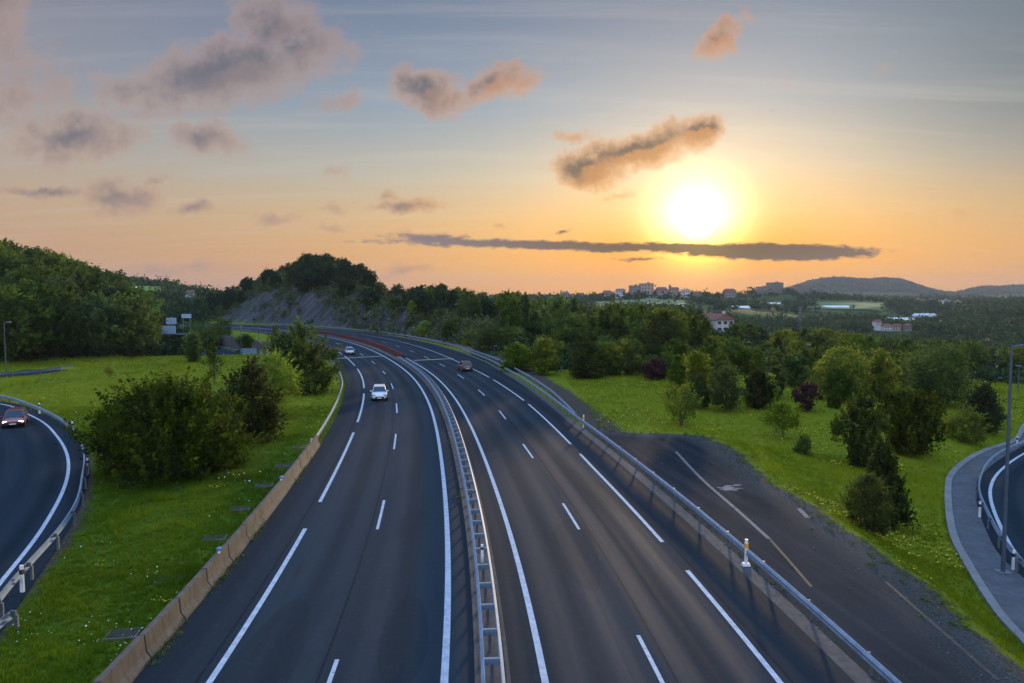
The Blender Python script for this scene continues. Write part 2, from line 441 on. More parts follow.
def asphalt(name, base, warm, track=0.5, dark_shoulder=None, joints=()):
    m, nt, out = newmat(name); g = N(nt)
    uv = g.n('ShaderNodeUVMap').outputs[0]
    sep = g.n('ShaderNodeSeparateXYZ'); g.L(uv, sep.inputs[0]); o = sep.outputs[0]; s_ = sep.outputs[1]
    pos = g.pos()
    big = g.mapr(g.noise(g.scale(uv, (.35, .018, 1)), 1, 5, .6), .3, .7)
    streak = g.mapr(g.noise(g.scale(uv, (2.2, .03, 1)), 1, 6, .65), .3, .7)
    fine = g.noise(pos, 14, 4, .7)
    grit = g.noise(pos, 60, 2, .7)
    patch = g.mapr(g.noise(g.scale(uv, (.25, .07, 1)), 1, 4, .6, .6), .56, .66)
    # wheel tracks: cosine across the lane (3.5 m lanes, two tracks per lane)
    tr = g.m('COSINE', g.m('MULTIPLY', g.m('SUBTRACT', o, track), 2 * math.pi / 1.76))
    trm = g.mapr(tr, -.4, 1)
    col = g.mix(big, tuple(c * .78 for c in base), tuple(c * 1.2 for c in base))
    col = g.mix(g.m('MULTIPLY', trm, g.m('MULTIPLY_ADD', streak, .6, .15)), col, warm)
    col = g.mix(g.m('MULTIPLY', streak, .35), col, tuple(c * .7 for c in base))
    col = g.mix(g.m('MULTIPLY', patch, .45), col, tuple(c * .55 for c in base))
    if dark_shoulder is not None:
        lo, hi = dark_shoulder
        sh = g.m('MAXIMUM', g.mapr(o, lo, lo - .5), g.mapr(o, hi, hi + .5))
        col = g.mix(g.m('MULTIPLY', sh, .6), col, tuple(c * .6 for c in base))
    col = g.mix(g.mapr(fine, .3, .75, 0, .45), col, tuple(c * 1.35 for c in base))
    col = g.mix(g.mapr(grit, .55, .8, 0, .5), col, (.085, .08, .078))
    for jo in joints:
        jl = g.mapr(g.m('ABSOLUTE', g.m('SUBTRACT', o, jo)), .07, .02); col = g.mix(g.m('MULTIPLY', jl, .7), col, tuple(c * .4 for c in base))
    rep = g.mapr(g.noise(g.scale(uv, (.28, .045, 1)), 1, 0, .5), .64, .642, 0, 1, False); col = g.mix(g.m('MULTIPLY', rep, .4), col, tuple(c * .6 for c in base))
    oil = g.mapr(g.m('ABSOLUTE', g.m('SUBTRACT', g.m('FRACT', g.m('DIVIDE', g.m('ADD', o, 35 - track + .88), 3.5)), .5)), .0, .16, .45, 0); col = g.mix(oil, col, tuple(c * .55 for c in base))
    spk = g.mapr(g.noise(pos, 3.2, 6, .75), .52, .72, 0, .5); col = g.mix(spk, col, tuple(c * 1.7 for c in base))
    # cracks / sealed joints
    vor = g.n('ShaderNodeTexVoronoi', feature='DISTANCE_TO_EDGE'); vor.inputs['Scale'].default_value = .22
    vw = g.n('ShaderNodeVectorMath', operation='ADD'); g.L(pos, vw.inputs[0])
    nv = g.n('ShaderNodeTexNoise'); nv.inputs['Scale'].default_value = 1.3; nv.inputs['Detail'].default_value = 5; g.L(pos, nv.inputs['Vector'])
    g.L(g.scale(nv.outputs['Color'], (2.2, 2.2, 0)), vw.inputs[1]); g.L(vw.outputs[0], vor.inputs['Vector'])
    cr = g.m('MULTIPLY', g.mapr(vor.outputs['Distance'], .012, .002), g.mapr(g.noise(pos, .12, 2), .55, .65))
    col = g.mix(g.m('MULTIPLY', cr, .6), col, (.012, .012, .013))
    rough = g.m('MULTIPLY_ADD', trm, -.1, g.m('MULTIPLY_ADD', streak, .1, .82))
    nr = g.bump(g.m('ADD', g.m('MULTIPLY', grit, .5), fine), .35, .012)
    g.L(g.prin(col, rough, nr, **{'Specular_IOR_Level': .04}), out.inputs[0])
    return m

M = {}
M['road_left'] = asphalt('asphalt_left', (.0185, .031, .042), (.029, .042, .052), .9, (-6.9, .3), (-3.85, -7.5))
M['road_right'] = asphalt('asphalt_right', (.018, .0285, .0385), (.033, .043, .053), 3.95, (3.2, 10.2), (7.05, 10.5))
M['ramp'] = asphalt('asphalt_ramp', (.0125, .024, .035), (.019, .031, .043), 1.2)
M['gore'] = None

def gore_mat():
    m, nt, out = newmat('old_asphalt'); g = N(nt); pos = g.pos()
    rot = g.n('ShaderNodeMapping'); rot.inputs['Rotation'].default_value = (0, 0, R(-8)); g.L(pos, rot.inputs[0])
    st = g.mapr(g.noise(g.scale(rot.outputs[0], (1.1, .05, 1)), 1, 6, .65, .4), .42, .72)
    big = g.mapr(g.noise(pos, .12, 5, .6), .35, .7)
    fine = g.noise(pos, 9, 5, .7); grit = g.noise(pos, 45, 3, .7)
    col = g.mix(big, (.010, .0175, .0245), (.019, .0285, .037))
    col = g.mix(g.m('MULTIPLY', st, .55), col, (.052, .053, .058))
    col = g.mix(g.mapr(fine, .45, .75, 0, .5), col, (.038, .038, .040))
    col = g.mix(g.mapr(grit, .66, .76, 0, .7), col, (.2, .19, .18))
    dust = g.attr('dust')
    dn = g.m('MULTIPLY', dust, g.mapr(fine, .3, .6))
    col = g.mix(dn, col, (.085, .08, .07))
    g.L(g.prin(col, .92, g.bump(g.m('ADD', grit, fine), .5, .02), **{'Specular_IOR_Level': .02}), out.inputs[0])
    return m
M['gore'] = gore_mat()

def ground_mat():
    m, nt, out = newmat('terrain'); g = N(nt); pos = g.pos()
    n1 = g.noise(pos, .11, 5, .6); n2 = g.noise(pos, .9, 5, .65); n3 = g.noise(pos, 7, 4, .7); n4 = g.noise(pos, 30, 3, .7)
    gr = g.ramp(n1, [(.25, (.030, .060, .004)), (.45, (.052, .098, .005)), (.6, (.088, .130, .007)), (.78, (.14, .15, .011))])
    gr = g.mix(g.mapr(n2, .35, .7, 0, .7), gr, (.040, .080, .006))
    sx = g.n('ShaderNodeSeparateXYZ'); g.L(pos, sx.inputs[0]); gr = g.mix(g.m('MULTIPLY', g.m('MAXIMUM', g.mapr(sx.outputs[0], -8, 12), g.mapr(sx.outputs[1], 48, 92)), .55), gr, (.22, .24, .008))  # drier right lawn; sunlit band of the far lawn painted into the colour
    gr = g.mix(g.mapr(n3, .45, .75, 0, .5), gr, (.11, .17, .03))
    gr = g.mix(g.mapr(n4, .5, .8, 0, .45), gr, (.025, .045, .010))
    wood = g.mix(g.mapr(n2, .3, .7), (.018, .030, .010), (.045, .062, .018))
    col = g.mix(g.attr('wood'), gr, wood)
    fld = g.mix(g.mapr(g.noise(pos, .012, 3), .4, .6), (.05, .09, .025), (.11, .12, .04))
    hedge = g.mapr(g.noise(pos, .03, 5, .7), .46, .54)
    fld = g.mix(g.m('MULTIPLY', hedge, .9), fld, (.025, .042, .014))
    col = g.mix(g.attr('field'), col, fld)
    # rock: strata
    wv = g.n('ShaderNodeMapping'); wv.inputs['Rotation'].default_value = (R(24), R(38), 0); g.L(pos, wv.inputs[0])
    strat = g.noise(g.scale(wv.outputs[0], (.12, .12, 1.1)), 1, 8, .7, .3)
    rk = g.ramp(strat, [(.3, (.022, .025, .032)), (.5, (.062, .068, .08)), (.62, (.11, .112, .118)), (.75, (.055, .058, .066))])
    veg = g.mapr(g.noise(pos, .2, 7, .75), .49, .56)
    rk = g.mix(g.m('MULTIPLY', veg, .85), rk, (.035, .052, .018))
    col = g.mix(g.attr('rock'), col, rk)
    dirt = g.mix(g.mapr(n3, .35, .65), (.040, .033, .024), (.095, .082, .065))
    pebble = g.mapr(n4, .58, .7)
    dirt = g.mix(g.m('MULTIPLY', pebble, .6), dirt, (.12, .115, .11))
    dm = g.m('MULTIPLY', g.mapr(g.m('ADD', g.attr('dirt'), g.m('MULTIPLY', g.m('SUBTRACT', n2, .5), 1.3)), .35, .75), 1.0)
    col = g.mix(dm, col, dirt)
    hgt = g.m('ADD', g.m('MULTIPLY', n4, .4), g.m('ADD', n3, g.m('MULTIPLY', n2, 2)))
    g.L(g.prin(col, .95, g.bump(hgt, .6, .12), **{'Specular_IOR_Level': .05}), out.inputs[0])
    return m
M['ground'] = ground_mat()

def leaf_mat(name, dark, lite, trans=.3, objvar=1.0, dry_sunlit=False, spec=.12):
    m, nt, out = newmat(name); g = N(nt)
    t = g.attr('tint')
    c = g.mix(t, dark, lite)
    if dry_sunlit:
        sx = g.n('ShaderNodeSeparateXYZ'); g.L(g.pos(), sx.inputs[0]); c = g.mix(g.m('MULTIPLY', g.m('MAXIMUM', g.mapr(sx.outputs[0], -8, 12), g.mapr(sx.outputs[1], 48, 92)), g.m('MULTIPLY_ADD', t, .55, .25)), c, (.33, .34, .008))  # blades drier at right; sunlight painted into their colour farther off
    rn = g.n('ShaderNodeObjectInfo').outputs['Random']
    hs = g.n('ShaderNodeHueSaturation'); g.L(c, hs.inputs['Color'])
    g.L(g.m('MULTIPLY_ADD', rn, .05 * objvar, .5 - .025 * objvar), hs.inputs['Hue'])
    g.L(g.m('MULTIPLY_ADD', g.m('FRACT', g.m('MULTIPLY', rn, 7.31)), 1.1 * objvar, 1 - .5 * objvar), hs.inputs['Value'])
    g.L(g.m('MULTIPLY_ADD', g.m('FRACT', g.m('MULTIPLY', rn, 3.77)), .3 * objvar, 1 - .15 * objvar), hs.inputs['Saturation'])
    c = hs.outputs[0]
    p = g.prin(c, .75, Specular_IOR_Level=spec)
    tr = g.n('ShaderNodeBsdfTranslucent'); g.L(g.mix(.5, c, tuple(min(1, x * 1.6) for x in lite)), tr.inputs[0])
    mx = g.n('ShaderNodeMixShader'); mx.inputs[0].default_value = trans; g.L(p, mx.inputs[1]); g.L(tr.outputs[0], mx.inputs[2])
    g.L(mx.outputs[0], out.inputs[0]); return m
M['leaf'] = leaf_mat('leaf_broad', (.014, .034, .007), (.125, .185, .022), .35)
M['leaf_dark'] = leaf_mat('leaf_dark', (.012, .030, .009), (.100, .150, .028), .32)
M['leaf_conifer'] = leaf_mat('leaf_conifer', (.003, .009, .003), (.080, .108, .010), .24)
M['leaf_bright'] = leaf_mat('leaf_bright', (.085, .150, .018), (.24, .34, .035), .4, .15)
M['leaf_yellow'] = leaf_mat('leaf_yellow', (.030, .058, .008), (.22, .26, .022), .38, .3)
M['leaf_purple'] = leaf_mat('leaf_purple', (.030, .014, .016), (.075, .032, .030), .25, .1)
M['leaf_hill'] = leaf_mat('leaf_hill', (.018, .034, .012), (.105, .135, .040), .25, 0)
M['leaf_far'] = leaf_mat('leaf_far', (.008, .024, .012), (.042, .078, .026), .2, 0)
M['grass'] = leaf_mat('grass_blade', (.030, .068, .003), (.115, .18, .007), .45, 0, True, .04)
M['weed'] = leaf_mat('weed_leaf', (.035, .065, .012), (.10, .14, .03), .3, .1)
M['bark'] = simple('bark', (.085, .070, .055), .9, .4, 4, bump=.6)
M['steel'] = simple('galvanised_steel', (.15, .215, .29), .7, .28, 2.2, .1, .1)
M['steel_dark'] = simple('weathered_steel', (.15, .17, .20), .55, .3, 2, .5, .15)
M['pole'] = simple('pole_grey_blue', (.07, .11, .16), .5, .15, 1.5, .4)
def paint_mat():
    m, nt, out = newmat('road_paint'); g = N(nt); pos = g.pos()
    wear = g.mapr(g.noise(pos, 7, 8, .8), .53, .63); big = g.mapr(g.noise(pos, .5, 4, .6), .35, .65); dirt = g.noise(pos, 2.5, 5, .7)
    c = g.mix(g.mapr(dirt, .3, .7), (.30, .35, .42), (.44, .51, .60))
    c = g.mix(g.m('MULTIPLY', wear, g.m('MULTIPLY_ADD', big, .6, .25)), c, (.05, .06, .07))
    g.L(g.prin(c, .8), out.inputs[0]); return m
M['paint'] = paint_mat()
M['concrete'] = simple('concrete', (.26, .235, .205), .9, .3, 1.3, bump=.4)
M['concrete_pale'] = simple('concrete_pale', (.17, .175, .18), .9, .25, .8, bump=.3)
M['concrete_path'] = simple('concrete_path', (.065, .076, .090), .92, .32, .7, bump=.3)
M['median'] = simple('median_litter', (.060, .062, .064), .95, .45, 2.0, bump=.5)
M['brownwall'] = simple('brown_wall', (.12, .10, .09), .95, .35, .4, bump=.5)
M['red'] = simple('red_oxide_paint', (.13, .040, .030), .6, .3, 1.5)
M['white_plastic'] = simple('white_plastic', (.72, .75, .78), .5, .08, 3)
M['black'] = simple('black_rubber', (.02, .02, .022), .8, .2, 5)
M['amber'] = simple('amber_reflector', (.75, .38, .03), .3, .1, 5)
M['blue_refl'] = simple('blue_cap', (.05, .22, .50), .4, .1, 5)
M['glass'] = simple('car_glass', (.018, .035, .045), .06, .2, 2)
M['window'] = simple('dark_window', (.04, .05, .06), .15, .3, 1)
M['car_white'] = simple('white_car_paint', (.62, .66, .72), .25, .04, 2, Coat_Weight=.6)
M['car_silver'] = simple('silver_car_paint', (.52, .56, .62), .25, .04, 2, .3, Coat_Weight=.6)
M['car_dark'] = simple('brown_car_paint', (.10, .075, .075), .22, .08, 2, .3, Coat_Weight=.8)
M['car_red'] = simple('red_car_paint', (.20, .012, .025), .25, .08, 2, .2, Coat_Weight=.8)
M['tail'] = simple('tail_lamp', (.40, .015, .015), .25, .1, 3)
M['plate'] = simple('number_plate', (.7, .7, .66), .5, .03, 3)
M['rim'] = simple('alloy', (.42, .43, .45), .35, .1, 3, .8)
M['roof_red'] = simple('red_tile', (.17, .07, .048), .85, .3, 1.2, bump=.4)
M['roof_grey'] = simple('grey_roof', (.12, .12, .13), .8, .25, .5)
M['wall_white'] = simple('white_render', (.50, .52, .55), .85, .08, .3)
M['wall_cream'] = simple('cream_render', (.33, .29, .25), .85, .12, .3)
M['wall_grey'] = simple('grey_render', (.22, .215, .21), .85, .12, .3)
M['wall_brick'] = simple('brick', (.20, .12, .10), .88, .2, .5)
M['glasshouse'] = simple('greenhouse_film', (.72, .78, .82), .3, .06, .3)
M['sign_white'] = simple('sign_face', (.42, .55, .70), .4, .06, 1)
M['sign_blue'] = simple('sign_blue', (.07, .20, .42), .45, .08, 1)
M['panel_blue'] = simple('panel_blue_grey', (.13, .24, .33), .5, .2, .8)
M['grate'] = simple('iron_grate', (.02, .02, .022), .7, .3, 3, .3)
M['flower_w'] = simple('white_petal', (.75, .75, .7), .8, .05, 3)
M['flower_y'] = simple('yellow_petal', (.62, .46, .03), .8, .1, 3)
M['mark_old'] = simple('worn_paint', (.11, .118, .128), .85, .35, 2.5)
M['mark_orange'] = simple('worn_orange_line', (.070, .050, .034), .85, .35, 2.5)

def lampmat(name, col, e):
    m, nt, out = newmat(name); g = N(nt)
    p = g.n('ShaderNodeBsdfPrincipled'); p.inputs['Base Color'].default_value = (.8, .8, .8, 1); p.inputs['Emission Color'].default_value = (*col, 1); p.inputs['Emission Strength'].default_value = e
    g.L(p.outputs[0], out.inputs[0]); return m
M['headlit'] = lampmat('lit_headlight', (1, .85, .6), 2.5)
M['headoff'] = simple('clear_lens', (.22, .24, .27), .15, .05, 3)

# ------------------------------------------------------------------ THE GROUND
def build_ground():
    ang = np.r_[np.arange(-180, -60, 4.), np.arange(-60, -40, 1.), np.arange(-40, 40, .27), np.arange(40, 60, 1.), np.arange(60, 180, 4.)]
    r = [3.0]
    while r[-1] < 7000: r.append(r[-1] * (1.014 if r[-1] < 420 else 1.03))
    r = np.array(r); na, nr = len(ang), len(r)
    A, Rr = np.meshgrid(np.radians(ang), r)
    X = (np.sin(A) * Rr).ravel(); Y = (np.cos(A) * Rr).ravel()
    Z = terrain(X, Y)
    V = np.c_[X, Y, Z]
    V = np.vstack([V, [[0, 0, gz(0, 0)]]])
    i = np.arange(nr - 1)[:, None] * na + np.arange(na)[None, :]
    j = np.arange(nr - 1)[:, None] * na + (np.arange(na)[None, :] + 1) % na
    Fq = np.stack([i, i + na, j + na, j], -1).reshape(-1, 4)
    # masks
    P = V[:, :2]; px = 512 + F * P[:, 0] / np.maximum(P[:, 1], 5)
    hx = terrain(P[:, 0] + 1.5, P[:, 1]); hy = terrain(P[:, 0], P[:, 1] + 1.5)
    slope = np.hypot(hx - V[:, 2], hy - V[:, 2]) / 1.5
    out, o = road_mask(P)
    rock = sstep(.38, .6, slope) * ((px > 215) & (px < 500) & (P[:, 1] > 140) & (P[:, 1] < 420))
    d = P[:, 1]
    wood = sstep(118, 128, d + 6 * fbm(P[:, 0], P[:, 1], .05, 9)) * (px > 470)
    wood = np.maximum(wood, sstep(.5, 3, V[:, 2]) * (d > 128) * (px < 500))
    wood = np.maximum(wood, ((d > 152) & (px < 175)).astype(float))
    field = sstep(600, 760, d)
    dg, _, _ = signed(P, GORE_OUT[::2])
    dirt = np.where(d < 110, np.clip(.95 - dg / 1.1, 0, 1), 0)
    dr = np.abs(o - 14.0); dirt = np.maximum(dirt, np.where((d > 55) & (d < 150) & (o > 12), np.clip(1.3 - np.abs(o - np.interp(d, [55, 67, 155], [13.5, 15, 21])) / 2.0, 0, 1), 0))
    dl, sl, _ = signed(P, LR_RAIL); dirt = np.maximum(dirt, np.where(d < 95, np.clip(.95 - dl / 1.3, 0, 1), 0))
    dv, sv, _ = signed(P, RR_VERGE); dirt = np.maximum(dirt, np.where(sv > 0, (d < 95) * (P[:, 0] > 5) * .9, np.clip(.7 - dv / 1.2, 0, 1) * (d < 100)))
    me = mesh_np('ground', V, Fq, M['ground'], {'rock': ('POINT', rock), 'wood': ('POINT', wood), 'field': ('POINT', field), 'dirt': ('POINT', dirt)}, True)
    o_ = link('ground', me); tag(o_, 'green rolling terrain with grass verges, wooded hills and far ridges', kind='structure')
build_ground()

# ------------------------------------------------------------------ ROADS
def ribbon(name, left, right, z, mat, kind='structure', label=None, nacross=1, uvo=None, s0=0.):
    """sheet between two polylines of equal length; uv = (offset, s)"""
    left = np.asarray(left); right = np.asarray(right); n = len(left)
    t = np.linspace(0, 1, nacross + 1)
    P = left[:, None, :] * (1 - t)[None, :, None] + right[:, None, :] * t[None, :, None]
    zz = np.full((n, nacross + 1), z) if np.isscalar(z) else np.repeat(np.asarray(z)[:, None], nacross + 1, 1)
    V = np.c_[P.reshape(-1, 2), zz.ravel()]
    k = nacross + 1
    i = (np.arange(n - 1)[:, None] * k + np.arange(nacross)[None, :])
    Fq = np.stack([i, i + 1, i + k + 1, i + k], -1).reshape(-1, 4)
    me = mesh_np(name, V, Fq, mat)
    mid = (left + right) / 2; s = s0 + np.r_[0, np.cumsum(np.linalg.norm(np.diff(mid, axis=0), axis=1))]
    w = np.linalg.norm(right - left, axis=1)
    if uvo is None: U = w[:, None] * t[None, :]
    else: U = uvo[0][:, None] * (1 - t)[None, :] + uvo[1][:, None] * t[None, :]
    UV = np.stack([U, np.repeat(s[:, None], k, 1)], -1).reshape(-1, 2)
    uvl = me.uv_layers.new(name='UVMap'); uvl.data.foreach_set('uv', UV[Fq.ravel()].astype(np.float32).ravel())
    ob = link(name, me)
    tag(ob, label, kind=kind)
    return ob
ie = idx(399)
Yc = MAIN[:, 1]
def offv(o): return np.full(len(MAIN), o, float) if np.isscalar(o) else np.interp(Yc, [a for a, _ in o], [b for _, b in o])
def mainpoly(o): return (MAIN + MN * offv(o)[:, None])[:ie]
MED_L = [(0, .98), (150, .98), (220, 1.2)]
MED_R = [(0, 1.92), (150, 2.1), (220, 2.7)]
ribbon('road', mainpoly(EDGE_L), mainpoly(MED_L), 0.0, M['road_left'], label='dark asphalt carriageway left of the median barrier', nacross=3, uvo=(offv(EDGE_L)[:ie], offv(MED_L)[:ie]))
ribbon('road', mainpoly(MED_R), mainpoly(EDGE_R), 0.0, M['road_right'], label='lighter asphalt carriageway right of the median barrier', nacross=3, uvo=(offv(MED_R)[:ie], offv(EDGE_R)[:ie]))
ribbon('median_strip', mainpoly(MED_L), mainpoly(MED_R), .035, M['median'], label='littered concrete strip under the median barrier')
mk = MB(); mk.sweep(mainpoly(MED_L), [(-.06, 0), (.06, 0), (.06, .07), (-.06, .07)]); mk.sweep(mainpoly(MED_R), [(-.06, 0), (.06, 0), (.06, .07), (-.06, .07)])
mk.build('median_kerb', M['median']); tag(bpy.data.objects['median_kerb'], 'low kerbs bounding the median strip', kind='structure')
# pale strip beyond the right shoulder
STR_R = [(a, b + .62) for a, b in EDGE_R]
sh = ribbon('verge', mainpoly(EDGE_R)[idx(-20):], mainpoly(STR_R)[idx(-20):], .008, M['median'], label='pale gritty strip under the right guardrail', uvo=(offv(EDGE_R)[idx(-20):ie], offv(STR_R)[idx(-20):ie]))

# gore: triangulated polygon
def poly_sheet(name, poly, z, mat, label, dust=None, sub=0):
    bm = bmesh.new(); vs = [bm.verts.new((p[0], p[1], z)) for p in poly]; bm.faces.new(vs)
    bmesh.ops.triangulate(bm, faces=bm.faces[:])
    if bm.faces and sum(f.normal.z for f in bm.faces) < 0: bmesh.ops.reverse_faces(bm, faces=bm.faces[:])
    me = bpy.data.meshes.new(name); bm.to_mesh(me); bm.free(); me.materials.append(mat)
    o = link(name, me); tag(o, label, kind='structure'); return o
def gore_sheet():
    a = resample(GORE_OUT[::-1], n=120); b = resample(GORE_IN[::-1], n=120)   # far -> near
    t = np.linspace(0, 1, 25)
    P = b[:, None, :] * (1 - t)[None, :, None] + a[:, None, :] * t[None, :, None]
    V = np.c_[P.reshape(-1, 2), np.full(P.shape[0] * 25, .004)]
    i = (np.arange(119)[:, None] * 25 + np.arange(24)[None, :]); Fq = np.stack([i, i + 25, i + 26, i + 1], -1).reshape(-1, 4)
    dg, _, _ = signed(V[:, :2], GORE_OUT); dr, _, _ = signed(V[:, :2], GORE_IN)
    dust = np.clip(1 - dg / 2.2, 0, 1) + .5 * np.clip(1 - dr / 1.6, 0, 1)
    me = mesh_np('old_asphalt_apron', V, Fq, M['gore'], {'dust': ('POINT', np.clip(dust, 0, 1))})
    tag(link('old_asphalt_apron', me), 'disused dark asphalt apron with faded paint right of the guardrail', kind='structure')
gore_sheet()

# ramps
def rampsheet(name, line, rail, width, z, label, rw=1.9):
    n = len(line); nl = normals(line)
    side = 1 if signed(rail[len(rail)//2:len(rail)//2+1], line)[1][0] > 0 else -1
    outer = line + nl * side * rw; inner = line - nl * side * width
    outer = blur(outer, it=20); inner = blur(inner, it=40)
    L_, R_ = (inner, outer) if side > 0 else (outer, inner)
    return ribbon(name, L_, R_, z, M['ramp'], label=label, nacross=3), inner, side
_, inL, _s = rampsheet('ramp_road', LR_LINE, LR_RAIL, 6.3, .005, 'curving slip road at the left with white edge lines', 1.25)
_, inR, _s2 = rampsheet('ramp_road', RR_LINE, RR_RAIL, 6.5, RZ + .005, 'sunken slip road curving at the right edge', .95)
a = resample(RR_VERGE[40:], n=140); b = resample(RR_LINE + normals(RR_LINE) * -.93, n=140)
# match ends by nearest arclength
ribbon('paved_verge', a, b, RZ + .03, M['concrete_path'], label='pale paved verge between the grass bank and the right slip road')
kb = MB(); kb.sweep(RR_VERGE[38:], [(-.35, -.3), (.1, -.3), (.1, .10), (-.35, .16)], RZ); kb.build('verge_kerb', M['concrete_pale']); tag(bpy.data.objects['verge_kerb'], 'concrete kerb at the foot of the right grass bank', kind='structure')
ln = normals(LOW); ribbon('lower_road', LOW - ln * 5, LOW + ln * 5, RZ + .01, M['ramp'], label='lower road passing beyond the left lawn')
bn = normals(BK)
BKz = np.full(len(BK), .03)
ribbon('far_ramp_road', BK - bn * 3.5, BK + bn * 3.5, BKz.max(), M['ramp'], label='short stretch of slip road beyond the left lawn')

# markings
def add_line(mb, path, w, z):
    path = np.asarray(path); n = normals(path); k = len(mb.v)
    for p, q in zip(path, n): mb.v += [(p[0] - q[0] * w / 2, p[1] - q[1] * w / 2, z), (p[0] + q[0] * w / 2, p[1] + q[1] * w / 2, z)]
    for i in range(len(path) - 1): mb.f.append([k + 2 * i, k + 2 * i + 1, k + 2 * i + 3, k + 2 * i + 2])
mk = MB(); Zm = .006
def seg(o, Y0, Y1, w=.15, fine=True):
    p = part_of(mainpoly(o), max(Y0 - 2, -20), min(Y1 + 2, 395)); pf = resample(p, .25)
    m = (pf[:, 1] >= Y0) & (pf[:, 1] <= Y1)
    if m.sum() > 1: add_line(mk, pf[m], w, Zm)
Roff1 = [(0, 3.0), (70, 3.15), (150, 3.5), (220, 4.0)]
Roff2 = [(0, 6.55), (60, 6.62), (76, 6.9), (115, 7.1), (217, 8.8)]
Roff3 = [(0, 10.04), (50, 10.25), (82, 10.75), (122, 11.0), (160, 12.2), (217, 13.6)]
Loff2 = [(0, -7.05), (120, -7.25), (167, -7.5), (195, -8.2), (250, -8.4)]
Loff3 = [(0, -3.45), (118, -3.58), (190, -3.75), (250, -3.9)]
def yline(o, w=.2):
    p = mainpoly(o)[idx(-20):]; add_line(mk, p, w, Zm)
yline(0.0, .24); yline(Roff1, .22)
for a_, b_ in [(8, 37.2), (42, 64.4), (69.6, 90.9), (95.9, 123), (128, 150), (154, 395)]: seg(Loff2, a_, b_, .2)
for a_, b_ in [(8, 31.6), (34.9, 55.4), (58.8, 81.8), (84.5, 106), (109.4, 395)]: seg(Roff3, a_, b_, .19)
for a_, b_ in [(18.4, 23.7), (36.9, 42.7), (57, 63.5), (75.2, 82.3), (95.2, 101.5), (114, 119), (132, 138), (151, 157), (170, 176), (188, 194), (205, 211), (222, 228), (238, 243)]: seg(Loff3, a_, b_, .14)
for a_, b_ in [(19.5, 25.4), (36.9, 41.9), (53.8, 59.2), (71.3, 76.9), (88.8, 94.6), (107.8, 114), (126, 132), (143, 149), (160, 166), (177, 183), (193, 199), (209, 215), (225, 230)]: seg(Roff2, a_, b_, .14)
lineobj = mk.build('road_markings', M['paint']); tag(lineobj, 'white lane and edge lines of the main road', kind='structure')
mk = MB(); Zm = .012
add_line(mk, LR_LINE, .2, .012); add_line(mk, blur(LR_LINE - normals(LR_LINE) * 5.6, it=30), .16, .012)
mk.build('road_markings', M['paint']); tag(bpy.data.objects['road_markings.001'], 'white edge lines of the left slip road', kind='structure')
mk = MB(); add_line(mk, RR_LINE, .22, RZ + .012)
mk.build('road_markings', M['paint']); tag(bpy.data.objects['road_markings.002'], 'white edge line of the right slip road', kind='structure')
mk = MB(); add_line(mk, smooth([at(*p) for p in [(675.9, 451.8), (703.6, 480.8), (736.8, 509.8), (769, 538.8)]], .3), .2, .010)
add_line(mk, resample(np.array([at(799, 508.6), at(808, 518)]), .3), .25, .010)
# white splash mark: ragged blob
c = np.array(at(727, 488)); rs = random.Random(4)
for q in range(26):
    a0 = rs.uniform(0, 6.28); rr_ = abs(rs.gauss(0, .55)); cx, cy = c[0] + math.cos(a0) * rr_ * 1.1, c[1] + math.sin(a0) * rr_; s0 = rs.uniform(.06, .26)
    k0 = len(mk.v); mk.v += [(cx + s0 * 1.6 * math.cos(t) * rs.uniform(.5, 1.2), cy + s0 * math.sin(t) * rs.uniform(.5, 1.2), .0085 + q * .0002) for t in np.linspace(0, 2 * math.pi, 12, False)]; mk.f.append(list(range(k0, k0 + 12)))
tag(mk.build('faded_marking', M['mark_old']), 'faded white line and paint splash on the apron', kind='structure')
mk = MB(); add_line(mk, smooth([at(770, 539.5), at(790, 562), at(811.4, 587)], .3), .13, .010)
add_line(mk, smooth([at(*p) for p in [(886, 582), (920, 612), (952, 640), (998, 680)]], .3), .13, .010)
tag(mk.build('faded_marking', M['mark_orange']), 'worn orange line on the apron', kind='structure')
# pale bridge joint across both carriageways
mk = MB()
def across(p0, p1, w):
    a_, b_ = np.array(p0), np.array(p1); add_line(mk, resample(np.array([a_, b_]), 1.), w, .0085)
across(at(336, 358.5), at(384, 356), .7); across(at(413.7, 360.4), at(453, 358.6), .8)
tag(mk.build('bridge_joint', simple('joint_paint', (.42, .39, .30), .7, .2, .5)), 'pale expansion joint crossing both carriageways', kind='structure')

